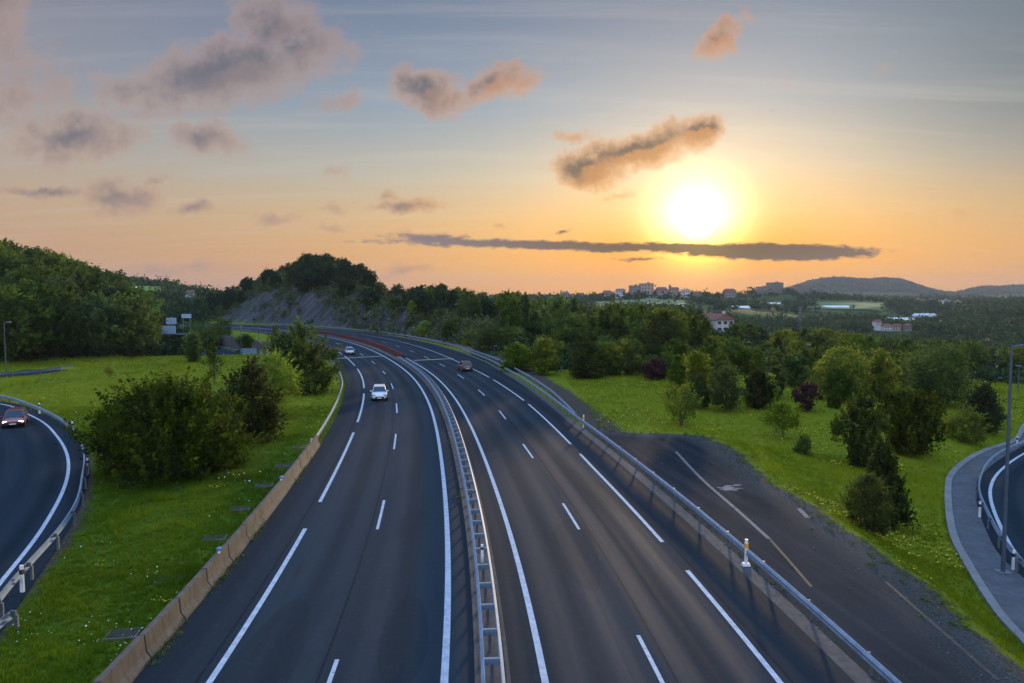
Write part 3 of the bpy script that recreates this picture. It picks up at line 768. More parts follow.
# ------------------------------------------------------------------ GUARDRAILS AND BARRIERS
def wprof(side, h=.75):   # side +1: face to the right
    pts = [(0, .44), (.035, .47), (.085, .52), (.085, .56), (.01, .60), (.085, .65), (.085, .69), (.035, .73), (0, .76)]
    front = [(p * side, q - .75 + h) for p, q in pts]; back = [((p - .02) * side, q - .75 + h) for p, q in pts][::-1]
    return front + back
def guardrail(path, side, z, label, spacing=4.0, height=.75, double=False, start=0., group=None, name='guardrail', mat='steel', postmat='steel_dark', cat='guardrail', ps=(.10, .12), maxposts=100):
    path = np.asarray(path); n = normals(path)
    s = np.r_[0, np.cumsum(np.linalg.norm(np.diff(path, axis=0), axis=1))]
    zz = z if np.isscalar(z) else float(z[0])
    root = empty(name, (path[0, 0], path[0, 1], zz)); tag(root, label, cat, group)
    lp = path - path[0]
    zl = 0.0 if np.isscalar(z) else np.asarray(z) - zz
    if double:
        for sd in (-1, 1):
            MB().sweep(lp + n * sd * (.34 - .085), wprof(sd, height), zl).build('rail', M[mat], root, smooth_=True)
    else:
        MB().sweep(lp, wprof(side, height), zl).build('rail', M[mat], root, smooth_=True)
    post = sp = None; cnt = 0; q = start
    while q < s[-1] and cnt < maxposts:
        x = np.interp(q, s, lp[:, 0]); y = np.interp(q, s, lp[:, 1]); nx = np.interp(q, s, n[:, 0]); ny = np.interp(q, s, n[:, 1])
        z_ = 0 if np.isscalar(z) else np.interp(q, s, zl)
        rz = math.atan2(ny, nx); bo = 0 if double else -side * .16
        loc = (x + nx * bo, y + ny * bo, z_)
        if post is None:
            post = MB().box((0, 0, (height - .12) / 2 - .1), (ps[0], ps[1], height - .02)).build('post', M[postmat], root, loc)
        else: dup(post, root, loc, rz)
        post.rotation_euler[2] = post.rotation_euler[2] if cnt else rz
        if double or True:
            lo = (x, y, z_) if double else (x + nx * -side * .07, y + ny * -side * .07, z_)
            if sp is None:
                w = .5 if double else .16
                sp = MB().box((0, 0, height - .10), (w, .10 if double else .09, .20 if double else .16)).build('spacer', M['steel' if double else postmat], root, lo); sp.rotation_euler[2] = rz
            else: dup(sp, root, lo, rz)
        cnt += 1; q += spacing
    return root
mid = off(1.44)
guardrail(part_of(mid, 14, 139), 1, .02, 'double sided steel median barrier with ladder of spacers between the carriageways', 2.0, double=True)
guardrail(part_of(off(NEAR_RAIL), 14, 156), -1, 0., 'steel guardrail along the right shoulder beside the old apron', 4.0, maxposts=36)
guardrail(part_of(off(BACK_RAIL), 69, 300), -1, 0., 'second steel rail behind the right shoulder on the far curve', 4.0)
guardrail(part_of(off([(58, -9.65), (98, -9.95), (112, -10.4), (141, -11.3), (300, -11.5)]), 59, 142), 1, 0., 'narrow steel guardrail at the left shoulder beyond the concrete barrier', 4.0)
guardrail(part_of(off([(141, -11.3), (300, -11.5)]), 143, 170), 1, 0., 'short red guardrail section at the far left shoulder', 2.0, mat='red', postmat='red')
guardrail(part_of(off([(141, -11.3), (300, -11.5)]), 171, 320), 1, 0., 'pale far rail on the left shoulder of the bend', 4.0)
k = LR_RAIL; i0 = int(np.argmin(np.linalg.norm(k - np.array(at(0, 594, .7)), axis=1)))
guardrail(k, -1, 0., 'curved steel guardrail around the left slip road', 4.0, start=1.2)
guardrail(resample(np.array([at(-20, 640, .5), at(12, 614, .5)]), .7), -1, -.1, 'short stub of steel rail end in the grass at the lower left corner', 2.0)
guardrail(RR_RAIL, 1, RZ, 'steel guardrail around the right sunken slip road', 4.0)
bkr = BK + bn * 4.2
guardrail(bkr, -1, BKz.max(), 'distant guardrail on the slip road beyond the left lawn', 4.0)
guardrail(LOW + ln * -5.3, 1, RZ, 'pale guardrail on the near side of the lower road', 4.0, maxposts=60)
guardrail(LOW[10:] + ln[10:] * 5.2, -1, RZ, 'guardrail on the far side of the lower road', 4.0, maxposts=60)

# red removable gate in the median
def redgate():
    p = part_of(off([(100, 1.6), (142, 2.6), (172, 2.7), (250, 3.0)]), 140, 252); n = normals(p); s = np.r_[0, np.cumsum(np.linalg.norm(np.diff(p, axis=0), axis=1))]
    root = empty('median_gate', (p[0, 0], p[0, 1], 0)); tag(root, 'long red removable median gate with close-set posts on the bend', 'barrier')
    lp = p - p[0]
    for h in (.35, .85):
        MB().sweep(lp, [(-.12, h - .12), (.12, h - .12), (.12, h + .10), (-.12, h + .10)], 0.).build('rail', M['red'], root)
    q = 0; post = None; c = 0
    while q < s[-1] and c < 95:
        loc = (np.interp(q, s, lp[:, 0]), np.interp(q, s, lp[:, 1]), 0); rz = math.atan2(np.interp(q, s, n[:, 1]), np.interp(q, s, n[:, 0]))
        if post is None:
            post = MB().box((0, 0, .52), (.34, .22, 1.04)).build('post', M['red'], root, loc, bevel=.03); post.rotation_euler[2] = rz
        else: dup(post, root, loc, rz)
        q += 1.35; c += 1
    e = MB().box((0, 0, .55), (.7, .8, 1.1)).build('end_block', M['black'], root, (0, -.6, 0), bevel=.06)
redgate()

# concrete barrier
def cbarrier():
    p = off([(0, -9.72), (20, -9.72), (58, -9.6)]); y0 = 12
    p = part_of(p, y0, 60); s = np.r_[0, np.cumsum(np.linalg.norm(np.diff(p, axis=0), axis=1))]; n = normals(p)
    root = empty('concrete_barrier', (p[0, 0], p[0, 1], 0)); tag(root, 'stained concrete wall barrier in segments along the left shoulder', 'barrier')
    lp = p - p[0]; q = 0; L = 2.95; c = 0
    while q < s[-1] - 1:
        qq = np.linspace(q + .02, min(q + L - .02, s[-1]), 7)
        sg = np.c_[np.interp(qq, s, lp[:, 0]), np.interp(qq, s, lp[:, 1])]
        ang = rnd.uniform(-.012, .012); hh = .84 + rnd.uniform(-.015, .015)
        sg = sg + normals(sg) * np.linspace(-ang, ang, 7)[:, None]
        hgt = np.linspace(0, 0, 7)
        pr = [(.30, -.05), (.30, .09), (.15, .30), (.10, hh), (-.10, hh), (-.15, .30), (-.24, .02), (-.24, -.05)]
        o = MB().sweep(sg, pr, 0.).build('barrier_segment', M['concrete'], root, bevel=.02)
        q += L; c += 1
    return root
def barrier_mat():
    m, nt, out = newmat('stained_concrete'); g = N(nt); pos = g.pos()
    rn = g.n('ShaderNodeObjectInfo').outputs['Random']
    n1 = g.mapr(g.noise(pos, 1.4, 6, .7), .35, .65); n2 = g.mapr(g.noise(g.scale(pos, (3, 3, .5)), 1.5, 5, .7), .45, .7); n3 = g.noise(pos, 25, 4, .7)
    c = g.mix(n1, (.050, .043, .036), (.105, .090, .076))
    c = g.mix(g.m('MULTIPLY', rn, .55), c, (.10, .088, .075))
    c = g.mix(g.m('MULTIPLY', n2, .8), c, (.035, .032, .028))
    c = g.mix(g.mapr(n3, .5, .8, 0, .3), c, (.24, .22, .20))
    g.L(g.prin(c, .92, g.bump(n3, .5, .02)), out.inputs[0]); return m
M['concrete'] = barrier_mat()
cbarrier()
# brown parapet and embankment wall at the far right edge of the bend
pw = part_of(off([(150, 21.2), (250, 21.4)]), 158, 300)
tag(MB().sweep(pw, [(-.2, -.3), (.2, -.3), (.2, .55), (-.2, .55)], 0.).build('parapet_wall', M['brownwall']), 'low rust brown wall along the outer edge of the far bend', 'wall')
rw = LOW[8:110] + ln[8:110] * 6.8
tag(MB().sweep(rw, [(-.2, -.5), (.25, -.5), (.25, 3.7), (-.1, 3.7)], RZ).build('retaining_wall', M['brownwall']), 'brown retaining wall above the lower road beyond the left lawn', 'wall')

# drain grates in the lawn
first = None
gr_px = [(123, 634), (170, 579), (215, 538), (240.5, 508.6), (264, 485.7), (283, 465.8), (300.7, 447.5)]
gl = ['nearest drain grate in the lawn, lowest in the picture beside the concrete barrier', 'second nearest drain grate, below the marker post on the barrier', 'drain grate in the lawn just above the marker post on the barrier', 'middle drain grate between the big dark bush and the barrier', 'drain grate at the foot of the big bush, fifth from the camera', 'second farthest drain grate beside the barrier', 'farthest drain grate, near the end of the concrete barrier']
for (px_, py_), lb in zip(gr_px, gl):
    x, y = at(px_, py_); z = gz(x, y)
    if first is None:
        first = empty('drain_grate', (x, y, z))
        MB().box((0, 0, .03), (1.05, .8, .08))  .build('frame', M['brownwall'], first, bevel=.01)
        b = MB()
        for k in range(11): b.box((-.42 + k * .084, 0, .075), (.04, .66, .03))
        b.build('grating', M['grate'], first); o = first
    else: o = dup(first, None, (x, y, z))
    o.rotation_euler[2] = R(10); tag(o, lb, 'drain grate', 'drain grates in the left lawn')

# marker posts
def marker(x, y, z, label, h=1.05, amber=False, s=1.0):
    r = empty('marker_post', (x, y, z)); tag(r, label, 'marker post', 'roadside marker posts')
    MB().box((0, 0, h * .5 - .1), (.12 * s, .10 * s, h + .2), taper=.8).build('post', M['white_plastic'], r, bevel=.01)
    MB().box((0, 0, h * .78), (.125 * s, .105 * s, h * .18), taper=.96).build('reflector_band', M['amber'] if amber else M['black'], r)
    MB().box((0, 0, h + .015), (.10 * s, .085 * s, .03)).build('cap', M['white_plastic'], r)
    return r
for px_, py_, z, lb, am in [
    (39.5, 413.5, 0, 'white marker post behind the left slip road rail, farthest along the curve', False),
    (72.7, 434, 0, 'white marker post behind the left slip road rail, at the start of the tight bend', False),
    (88, 474, 0, 'white marker post at the middle of the left slip road bend', False),
    (22.5, 592, 0, 'nearest white marker post in front of the left slip road rail', False),
    (746, 566, .0, 'white marker post with amber reflector on a foot by the right guardrail', True),
    (583.5, 428, 0, 'amber topped marker post where the two right rails meet', True),
    (979.5, 517.5, RZ, 'pale marker post by the right slip road rail at its bend', False),
    (1013, 570, RZ, 'pale marker post beside the tall lamp post at the right edge', False),
    (1017, 447, RZ, 'far pale marker post behind the right slip road rail', False)]:
    x, y = at(px_, py_, z); r = marker(x, y, z if z < 0 else 0, lb, 1.15 if am else 1.05, am, 1.2)
x, y = at(746, 566); MB().box((0, 0, .08), (.36, .3, .12), taper=.8).build('foot', M['white_plastic'], [o for o in bpy.data.objects if o.get('label', '').startswith('white marker post with amber')][0], bevel=.02)
mm = part_of(mid, 30.5, 31.6)[0]; marker(mm[0], mm[1], .65, 'slim marker post standing inside the median barrier ladder', .55, False, 1.1)
for Y_, lb in [(31.8, 'reflector on top of the concrete barrier beside the lawn grates'), (56.5, 'blue capped reflector at the far end of the concrete barrier'), (20.3, 'reflector on the nearest concrete barrier segment'), (44.5, 'reflector on the middle of the concrete barrier')]:
    p = part_of(off(-9.62), Y_, Y_ + 1)[0]
    r = empty('barrier_reflector', (p[0], p[1], .84)); tag(r, lb, 'reflector', 'reflectors on the concrete barrier')
    MB().box((0, 0, .07), (.06, .12, .14)).build('stem', M['white_plastic'], r)
    MB().box((0, 0, .19), (.16, .20, .13)).build('lens', M['blue_refl'], r, bevel=.02)

# lamp posts
def lamp(x, y, z, h, label, arm=0., armdir=0., r0=.11):
    r = empty('street_lamp', (x, y, z)); tag(r, label, 'street lamp', 'lamp posts around the junction')
    MB().tube([(0, 0, -.4), (0, 0, h * .5), (0, 0, h)], [r0, r0 * .8, r0 * .55], 10).build('pole', M['pole'], r, smooth_=True)
    MB().box((0, 0, .02), (r0 * 5.5, r0 * 5.5, .06)).build('base_plate', M['steel_dark'], r)
    dx, dy = math.cos(armdir), math.sin(armdir)
    if arm: MB().tube([(0, 0, h - .05), (dx * arm * .5, dy * arm * .5, h + .05), (dx * arm, dy * arm, h + .08)], r0 * .5, 8).build('arm', M['pole'], r, smooth_=True)
    hx, hy = dx * arm, dy * arm
    hd = MB().box((0, 0, 0), (.75, .34, .16), taper=.75).build('lamp_head', M['pole'], r, (hx, hy, h + .12), bevel=.04); hd.rotation_euler[2] = armdir
    MB().box((0, 0, -.09), (.5, .24, .03)).build('lens', M['headoff'], hd)
    return r
x, y = at(1003, 572, RZ); lamp(x, y, RZ, (572 - 341) / F * y, 'tall blue grey lamp post at the right edge beside the slip road', 1.3, 0, .115)
for px_, top, Y_, h, lb, am in [(4, 322, 118, 9.5, 'lamp post at the far left in front of the wooded hill', .6), (240.5, 326, 168, 8.2, 'tall pole beside the blue panel beyond the left lawn', 0),
                            (258.5, 328, 175, 8, 'tall pole behind the roadside bushes left of the bend', 0), (230.5, 333, 186, 5.5, 'short lamp on the verge above the lower road', .5),
                            (589, 328, 150, 9, 'lamp post among the dark trees right of the bend', .3), (807, 345, 118, 7, 'lamp post by the distant road behind the purple leaved tree', .4),
                            (494.5, 346, 150, 2.6, 'short lamp standing behind the outer rail near the brown car', .2), (1000, 378, 120, 5.5, 'small lamp post beside the dark conifer at the far right', .4),
                            (1021, 366, 105, 8, 'slim pole at the extreme right edge behind the tall lamp', 0)]:
    x = xat(px_, Y_); ztop = H - (top - YH) / F * Y_; lamp(x, Y_, ztop - h - .1, h, lb, am, 0 if px_ > 500 else 0.2, .10)

# blue panel between poles
x = xat(248, 172); r = empty('panel_screen', (x, 172, -2.4)); tag(r, 'blue grey panel screen beside the pole beyond the left lawn', 'screen')
MB().box((0, 0, 1.3), (3.8, .12, 2.3)).build('panel', M['panel_blue'], r)
for sx in (-1.95, 1.95): MB().box((sx, 0, 1.2), (.12, .2, 2.6)).build('post', M['pole'], r)

# gantry sign beyond the left lawn
def gantry():
    Y_ = 178; x0 = xat(186, Y_); r = empty('gantry_sign', (x0, Y_, -3)); tag(r, 'overhead gantry with pale blue direction signs beyond the left lawn', 'gantry sign')
    ht = H - (334 - YH) / F * Y_ + 3
    w = 12.0
    MB().tube([(0, 0, 0), (0, 0, ht + .15)], .22, 8).build('post', M['steel'], r, smooth_=True)
    MB().tube([(-w, 0, 0), (-w, 0, ht + .15)], .22, 8).build('post', M['steel'], r, smooth_=True)
    MB().box((-w / 2, 0, ht), (w, .35, .4)).build('beam', M['steel'], r)
    for cx, cz, sx, sz in [(xat(169, Y_) - x0, ht + 1.0, 3.3, 1.9), (xat(172.5, Y_) - x0 - .2, ht + 3.1, 2.4, 1.5)]:
        p = MB().box((cx, -.3, cz), (sx, .12, sz)).build('sign_panel', M['sign_white'], r, bevel=.03)
        MB().box((cx, -.2, cz - .2), (.12, .1, sz + 1.2)).build('bracket', M['steel'], p)
    return r
gantry()
x = xat(186.5, 200); r = empty('direction_sign', (x, 200, -2.5)); tag(r, 'small pale blue sign behind the gantry among bushes', 'road sign')
MB().box((0, 0, 9.3), (2.6, .1, 1.1)).build('sign_panel', M['sign_white'], r)
MB().tube([(-.9, .1, 0), (-.9, .1, 9)], .09, 6).build('post', M['steel'], r); MB().tube([(.9, .1, 0), (.9, .1, 9)], .09, 6).build('post', M['steel'], r)

# ------------------------------------------------------------------ CARS
def car(label, paint, x, y, z, heading, lit=False, L=4.35, W=1.80, Ht=1.46, hatch=True, suv=False):
    """heading: angle of travel (from +x). local +x = forward"""
    r = empty('car', (x, y, z), heading); tag(r, label, 'car')
    hw = W / 2; h0 = .20; belt = .86 if not suv else .98
    st = [  # x, half width, z bottom, z top of lower body
        (-L / 2, hw * .80, .36, .72), (-L / 2 + .12, hw * .93, .26, belt - .03), (-L / 2 + .6, hw * .99, h0, belt + .03), (-.6, hw, h0, belt + .02), (.5, hw, h0, belt),
        (L / 2 - 1.25, hw * .99, h0, belt - .02), (L / 2 - .55, hw * .96, h0 + .02, belt - .12), (L / 2 - .15, hw * .86, .26, belt - .24), (L / 2, hw * .70, .34, .58)]
    v = []; f = []; k = 10
    for X, w_, zb, zt in st:
        zm = zb + (zt - zb) * .55
        ring = [(0, zb), (w_ * .85, zb), (w_ * .97, zb + .08), (w_, zm), (w_ * .95, zt - .06), (w_ * .82, zt), (0, zt + .035)]
        ring = ring + [(-a, b) for a, b in ring[1:-1][::-1]]; k = len(ring)
        v += [(X, a, b) for a, b in ring]
    for i in range(len(st) - 1):
        for j in range(k): f.append([i * k + j, i * k + (j + 1) % k, (i + 1) * k + (j + 1) % k, (i + 1) * k + j])
    f.append(list(range(k))[::-1]); f.append([(len(st) - 1) * k + j for j in range(k)])
    mb = MB(); mb.v = v; mb.f = f; body = mb.build('body', paint, r, smooth_=True)
    m = body.modifiers.new('sub', 'SUBSURF'); m.levels = 2; m.render_levels = 2
    # greenhouse
    xr0, xr1 = -L / 2 + (.22 if hatch else .75), L / 2 - 1.15
    tr0, tr1 = xr0 + (.35 if hatch else .55), xr1 - .72
    def cab(e, zt):
        b = belt - .02; wb, wt = hw * .88 + e, hw * .70 + e
        return [(xr0 - e, -wb, b), (xr1 + e, -wb, b), (xr1 + e, wb, b), (xr0 - e, wb, b), (tr0 - e, -wt, zt), (tr1 + e, -wt, zt), (tr1 + e, wt, zt), (tr0 - e, wt, zt)]
    mb = MB(); mb.v = cab(0, Ht - .07); mb.f = [[0, 3, 2, 1], [4, 5, 6, 7], [0, 1, 5, 4], [1, 2, 6, 5], [2, 3, 7, 6], [3, 0, 4, 7]]
    mb.build('cabin_shell', paint, r, bevel=.03)
    c = [Vector(p) for p in cab(.006, Ht - .07)]
    def pane(name, a, b, d, e, inset=.07):
        cen = (a + b + d + e) / 4; q = [p + (cen - p).normalized() * inset for p in (a, b, d, e)]
        nn = (q[1] - q[0]).cross(q[3] - q[0]).normalized() * .008
        mb = MB(); mb.v = [tuple(p + nn) for p in q] + [tuple(p - nn) for p in q]; mb.f = [[0, 1, 2, 3], [7, 6, 5, 4], [0, 4, 5, 1], [1, 5, 6, 2], [2, 6, 7, 3], [3, 7, 4, 0]]
        mb.build(name, M['glass'], r)
    pane('windscreen', c[1], c[2], c[6], c[5], .06); pane('rear_window', c[3], c[0], c[4], c[7], .09)
    for s_, (A, B, Cc, D) in ((-1, (c[0], c[1], c[5], c[4])), (1, (c[2], c[3], c[7], c[6]))):
        ab = A.lerp(B, .5); cd = D.lerp(Cc, .5)
        pane('side_window', A, ab, cd, D, .06); pane('side_window', ab, B, Cc, cd, .06)
    # roof
    MB().box(((tr0 + tr1) / 2, 0, Ht - .045), (tr1 - tr0 + .06, hw * 1.42, .07), taper=.93).build('roof', paint, r, bevel=.03)
    wr = .31 if not suv else .35
    for sx in (-L / 2 + .78, L / 2 - .82):
        for sy in (-1, 1):
            w = MB().tube([(0, -.11, 0), (0, .11, 0)], wr, 20).build('wheel', M['black'], r, (sx, sy * (hw - .10), wr))
            MB().tube([(0, sy * .10, 0), (0, sy * .125, 0)], wr * .64, 14).build('rim', M['rim'], w)
    for sy in (-1, 1):
        MB().box((L / 2 - .19, sy * hw * .66, belt - .29), (.20, .36, .15)).build('headlight', M['headlit'] if lit else M['headoff'], r, bevel=.04)
        MB().box((-L / 2 + .09, sy * hw * .76, belt - .13), (.14, .24, .24)).build('tail_light', M['tail'], r, bevel=.03)
        MB().box((xr1 - .25, sy * (hw + .06), belt + .06), (.12, .18, .13)).build('mirror', paint, r, bevel=.03)
    MB().box((L / 2 - .04, 0, .43), (.1, W * .55, .22)).build('grille', M['black'], r, bevel=.02)
    MB().box((-L / 2 + .03, 0, .36), (.1, W * .7, .16)).build('rear_bumper', M['black'], r, bevel=.02)
    MB().box((L / 2 + .02, 0, .40), (.02, .5, .11)).build('number_plate', M['plate'], r)
    MB().box((-L / 2 - .02, 0, .52), (.02, .5, .11)).build('number_plate', M['plate'], r)
    return r
def heading_at(Y, rev):
    i = idx(Y); t = MAIN[i + 2] - MAIN[i - 2]; a = math.atan2(t[1], t[0]); return a + (math.pi if rev else 0)
x, y = at(379.5, 399); car('white hatchback coming towards the camera in the middle of the left carriageway', M['car_white'], x, y, 0, heading_at(y, True), suv=True, Ht=1.56)
x, y = at(349.5, 354); car('small silver white car farther away on the left carriageway bend', M['car_silver'], x, y, 0, heading_at(y, True))
x, y = at(465, 370.5); car('dark brown car with pale roof driving away on the right carriageway', M['car_dark'], x, y, 0, heading_at(y, False), suv=True, Ht=1.58)
x, y = at(15.5, 425); car('dark red car with lit headlights on the left slip road', M['car_red'], x, y, .01, R(-62), lit=True)

# ------------------------------------------------------------------ TREES
def prof_fn(kind):
    if kind == 'round': return lambda t: np.sqrt(np.clip(1 - (2 * t - 1) ** 2, 0, 1)) ** .9
    if kind == 'dome': return lambda t: np.clip(np.sqrt(np.clip(1 - np.clip((t - .28) / .72, -1, 1) ** 2, 0, 1)), 0, 1) * (.75 + .25 * np.clip(t / .28, 0, 1))
    if kind == 'cone': return lambda t: np.clip(1.05 - t, 0, 1) ** .85 * np.clip(t / .08, .3, 1)
    if kind == 'vase': return lambda t: np.clip(.35 + 1.4 * t, 0, 1) * np.clip((1.04 - t) / .45, 0, 1) ** .6
    if kind == 'poplar': return lambda t: np.clip(t / .15, .3, 1) * np.clip((1.03 - t) / .5, 0, 1) ** .7
    if kind == 'mound': return lambda t: np.sqrt(np.clip(1 - t ** 2, 0, 1)) * (.86 + .14 * np.clip(t / .2, 0, 1))
def leaves(P, size, tint, r, up=.3, elong=.55):
    n = len(P); nrm = r.normal(size=(n, 3)); nrm[:, 2] += up; nrm /= np.linalg.norm(nrm, axis=1)[:, None]
    a = r.normal(size=(n, 3)); a -= (a * nrm).sum(1)[:, None] * nrm; a /= np.linalg.norm(a, axis=1)[:, None] + 1e-9
    b = np.cross(nrm, a); s = size * np.clip(r.lognormal(0, .38, n), .4, 2.2)[:, None]
    V = np.stack([P - a * s, P - b * s * elong, P + a * s, P + b * s * elong], 1).reshape(-1, 3)
    Fq = np.arange(4 * n).reshape(-1, 4)
    return V, Fq, np.repeat(tint, 4)
def crown_mesh(name, mat, seed, Rx, z0, z1, kind, nclump, per, leaf, clump=.16, shoots=0, shoot_len=.25, lump=.34, surf=.6, shoot_up=.9):
    r = np.random.default_rng(seed); pf = prof_fn(kind); Hh = z1 - z0
    t = r.uniform(0, 1, nclump * 3); w = pf(t); t = t[r.uniform(0, 1, len(t)) < w / max(w.max(), 1e-6) + .08][:nclump]; n = len(t)
    th = r.uniform(0, 2 * np.pi, n); rad = r.uniform(0, 1, n) ** (1 - surf) if surf < 1 else np.ones(n)
    ph = r.uniform(0, 6.28, 6)
    mod = 1 + lump * (np.sin(2 * th + ph[0] + 3 * t) * .5 + np.sin(3 * th + ph[1] - 7 * t) * .5 + np.sin(5 * th + 9 * t + ph[2]) * .35) 
    rr = Rx * pf(t) * rad * mod
    C = np.c_[rr * np.cos(th), rr * np.sin(th), z0 + t * Hh + r.normal(0, .02 * Hh, n)]
    ct = np.clip((.22 if shoots else .38) + .26 * r.normal(size=n), 0, 1)
    cs = clump * Rx * r.uniform(.6, 1.4, n)
    P = np.repeat(C, per, 0) + r.normal(size=(n * per, 3)) * np.repeat(cs, per)[:, None] * np.array([1, 1, .75])
    T = np.clip(np.repeat(ct, per) + r.normal(0, .15, n * per), 0, 1)
    PP = [P]; TT = [T]
    if shoots:
        k = r.choice(n, shoots, p=None); base = C[k]
        d = base / (np.linalg.norm(base[:, :2], axis=1)[:, None] + .3 * Rx); d[:, 2] = shoot_up + .4 * r.uniform(-1, 1, shoots); d /= np.linalg.norm(d, axis=1)[:, None]
        ln_ = shoot_len * Rx * r.uniform(.5, 1.5, shoots); m = 26
        u = r.uniform(0, 1, (shoots, m))
        Q = base[:, None, :] + d[:, None, :] * (u * ln_[:, None])[..., None] + r.normal(size=(shoots, m, 3)) * (.22 * (1.08 - u)[..., None] * ln_[:, None, None]) * .55
        PP.append(Q.reshape(-1, 3)); TT.append(np.clip(np.repeat(r.uniform(.35, 1, shoots), m) + r.normal(0, .1, shoots * m), 0, 1))
    P = np.vstack(PP); T = np.concatenate(TT); k = P[:, 2] > z0 * .3 + .03; P = P[k]; T = T[k]
    V, Fq, tt = leaves(P, leaf, T, r)
    return mesh_np(name, V, Fq, mat, {'tint': ('POINT', tt)})
def trunk_mesh(seed, h, r0, Rx, z0, stems=1):
    rr = random.Random(seed); mb = MB()
    for q in range(stems):
        lean = rr.uniform(-.12, .12) * h + (q - (stems - 1) / 2) * Rx * .35, rr.uniform(-.1, .1) * h
        pts = [(0, 0, -.5)] + [(lean[0] * t + rr.uniform(-.04, .04) * h * t, lean[1] * t + rr.uniform(-.04, .04) * h * t, h * t) for t in (.15, .35, .6, .85)]
        mb.tube(pts, [r0 * 1.25, r0, r0 * .8, r0 * .5, r0 * .18], 7)
        for k in range(5 if stems == 1 else 2):
            t = rr.uniform(max(.2, z0 / h), .7); a = rr.uniform(0, 6.28); b = Vector(pts[2]).lerp(Vector(pts[3]), (t - .2) / .5)
            L_ = Rx * rr.uniform(.5, .8); e = b + Vector((math.cos(a) * L_, math.sin(a) * L_, L_ * rr.uniform(.4, .9)))
            md = b.lerp(e, .5) + Vector((0, 0, -.06 * L_))
            mb.tube([b, md, e], [r0 * .38, r0 * .25, r0 * .08], 5, False)
    return mb.mesh('trunk', M['bark'], True)
def tree(name, label, x, y, h, w, kind, mat, seed, nclump=120, per=60, leaf=.1, clump=.16, shoots=0, shoot_len=.3, z0f=.12, cat='tree', group=None, lump=.34, surf=.6, stems=1, shoot_up=.9, z=None):
    if z is None: z = gz(x, y)
    r = empty(name, (x, y, z)); tag(r, label, cat, group)
    me = crown_mesh('crown', mat, seed, w / 2, h * z0f, h * .97, kind, nclump, per, leaf, clump, shoots, shoot_len, lump, surf, shoot_up)
    link('trunk', trunk_mesh(seed, h * .9, max(.03, h * .018), w / 2, h * z0f, stems), r); link('crown', me, r)
    return r
def T(name, label, px_, top, base, wpx, kind, mat, z=0, **k):
    x, y = at(px_, base, z); h = (base - top) / F * y; w = wpx / F * y
    seed = int(px_ * 7 + base)
    return tree(name, label, x, y, h, w, kind, M[mat], seed, **k)

# left lawn
T('large_bush', 'huge dark spreading bush in the left lawn, biggest of the lawn plants', 170, 384, 470, 150, 'mound', 'leaf_conifer', nclump=420, per=62, leaf=.095, clump=.075, shoots=900, shoot_len=.24, z0f=.0, cat='bush', lump=.2, surf=.62, stems=4, shoot_up=.8)
T('bush', 'dark bush right behind the biggest bush in the left lawn', 249, 366, 441, 66, 'mound', 'leaf_conifer', nclump=180, per=56, leaf=.095, clump=.11, shoots=300, shoot_len=.34, z0f=.0, cat='bush', stems=3)
T('young_tree', 'bright green young tree between the dark bushes of the left lawn', 275, 352, 418, 38, 'vase', 'leaf_bright', nclump=150, per=45, leaf=.085, clump=.2, shoots=90, shoot_len=.5, z0f=.1)
T('dark_tree', 'broad dark green tree nearest the left shoulder of the road', 303, 327, 393, 60, 'dome', 'leaf_dark', nclump=190, per=52, leaf=.15, clump=.11, shoots=260, shoot_len=.32, z0f=.03, stems=3)
T('dark_tree', 'dark tree left of the broad one, its crown touching the blue panel', 282, 335, 393, 44, 'vase', 'leaf_dark', nclump=170, per=60, leaf=.11, clump=.16, shoots=110, shoot_len=.4, z0f=.05, stems=3)
T('slim_tree', 'slim dark tree top rising behind the dark pair of the left lawn', 276, 327, 382, 12, 'poplar', 'leaf_dark', nclump=60, per=40, leaf=.12, clump=.3, z0f=.1)
T('sapling', 'sparse small sapling standing alone in the middle of the left lawn', 214, 352, 386, 16, 'vase', 'leaf_conifer', nclump=40, per=22, leaf=.08, clump=.3, shoots=26, shoot_len=.6, z0f=.25)
T('sapling', 'thin twiggy sapling above the biggest bush, left of its pale neighbour', 166, 358, 395, 9, 'poplar', 'leaf_yellow', nclump=26, per=22, leaf=.08, clump=.4, z0f=.1)
T('sapling', 'tiny pale sapling at the far left of the lawn', 110, 364, 378, 8, 'vase', 'leaf_yellow', nclump=20, per=22, leaf=.09, clump=.3, z0f=.15)
T('sapling', 'grey green sapling between the two dark bushes and the alone sapling', 206, 378, 402, 12, 'vase', 'leaf_conifer', nclump=26, per=20, leaf=.08, clump=.35, z0f=.2)
T('sapling', 'twiggy upright shoot just right of the thin sapling', 183, 366, 396, 9, 'poplar', 'leaf_yellow', nclump=20, per=18, leaf=.08, clump=.4, z0f=.1)
T('slim_tree', 'narrow columnar tree beside the lower road', 212, 336, 362, 7, 'poplar', 'leaf_conifer', nclump=60, per=40, leaf=.16, clump=.3, z0f=.05)
T('slim_tree', 'pale leafy tree at the right end of the wooded left hill', 194, 332, 362, 18, 'vase', 'leaf', nclump=60, per=40, leaf=.18, clump=.25, z0f=.1)
T('dark_tree', 'round tree on the bank between the lower road and the bend', 246, 320, 348, 13, 'round', 'leaf', nclump=70, per=50, leaf=.2, clump=.25, z0f=.1)
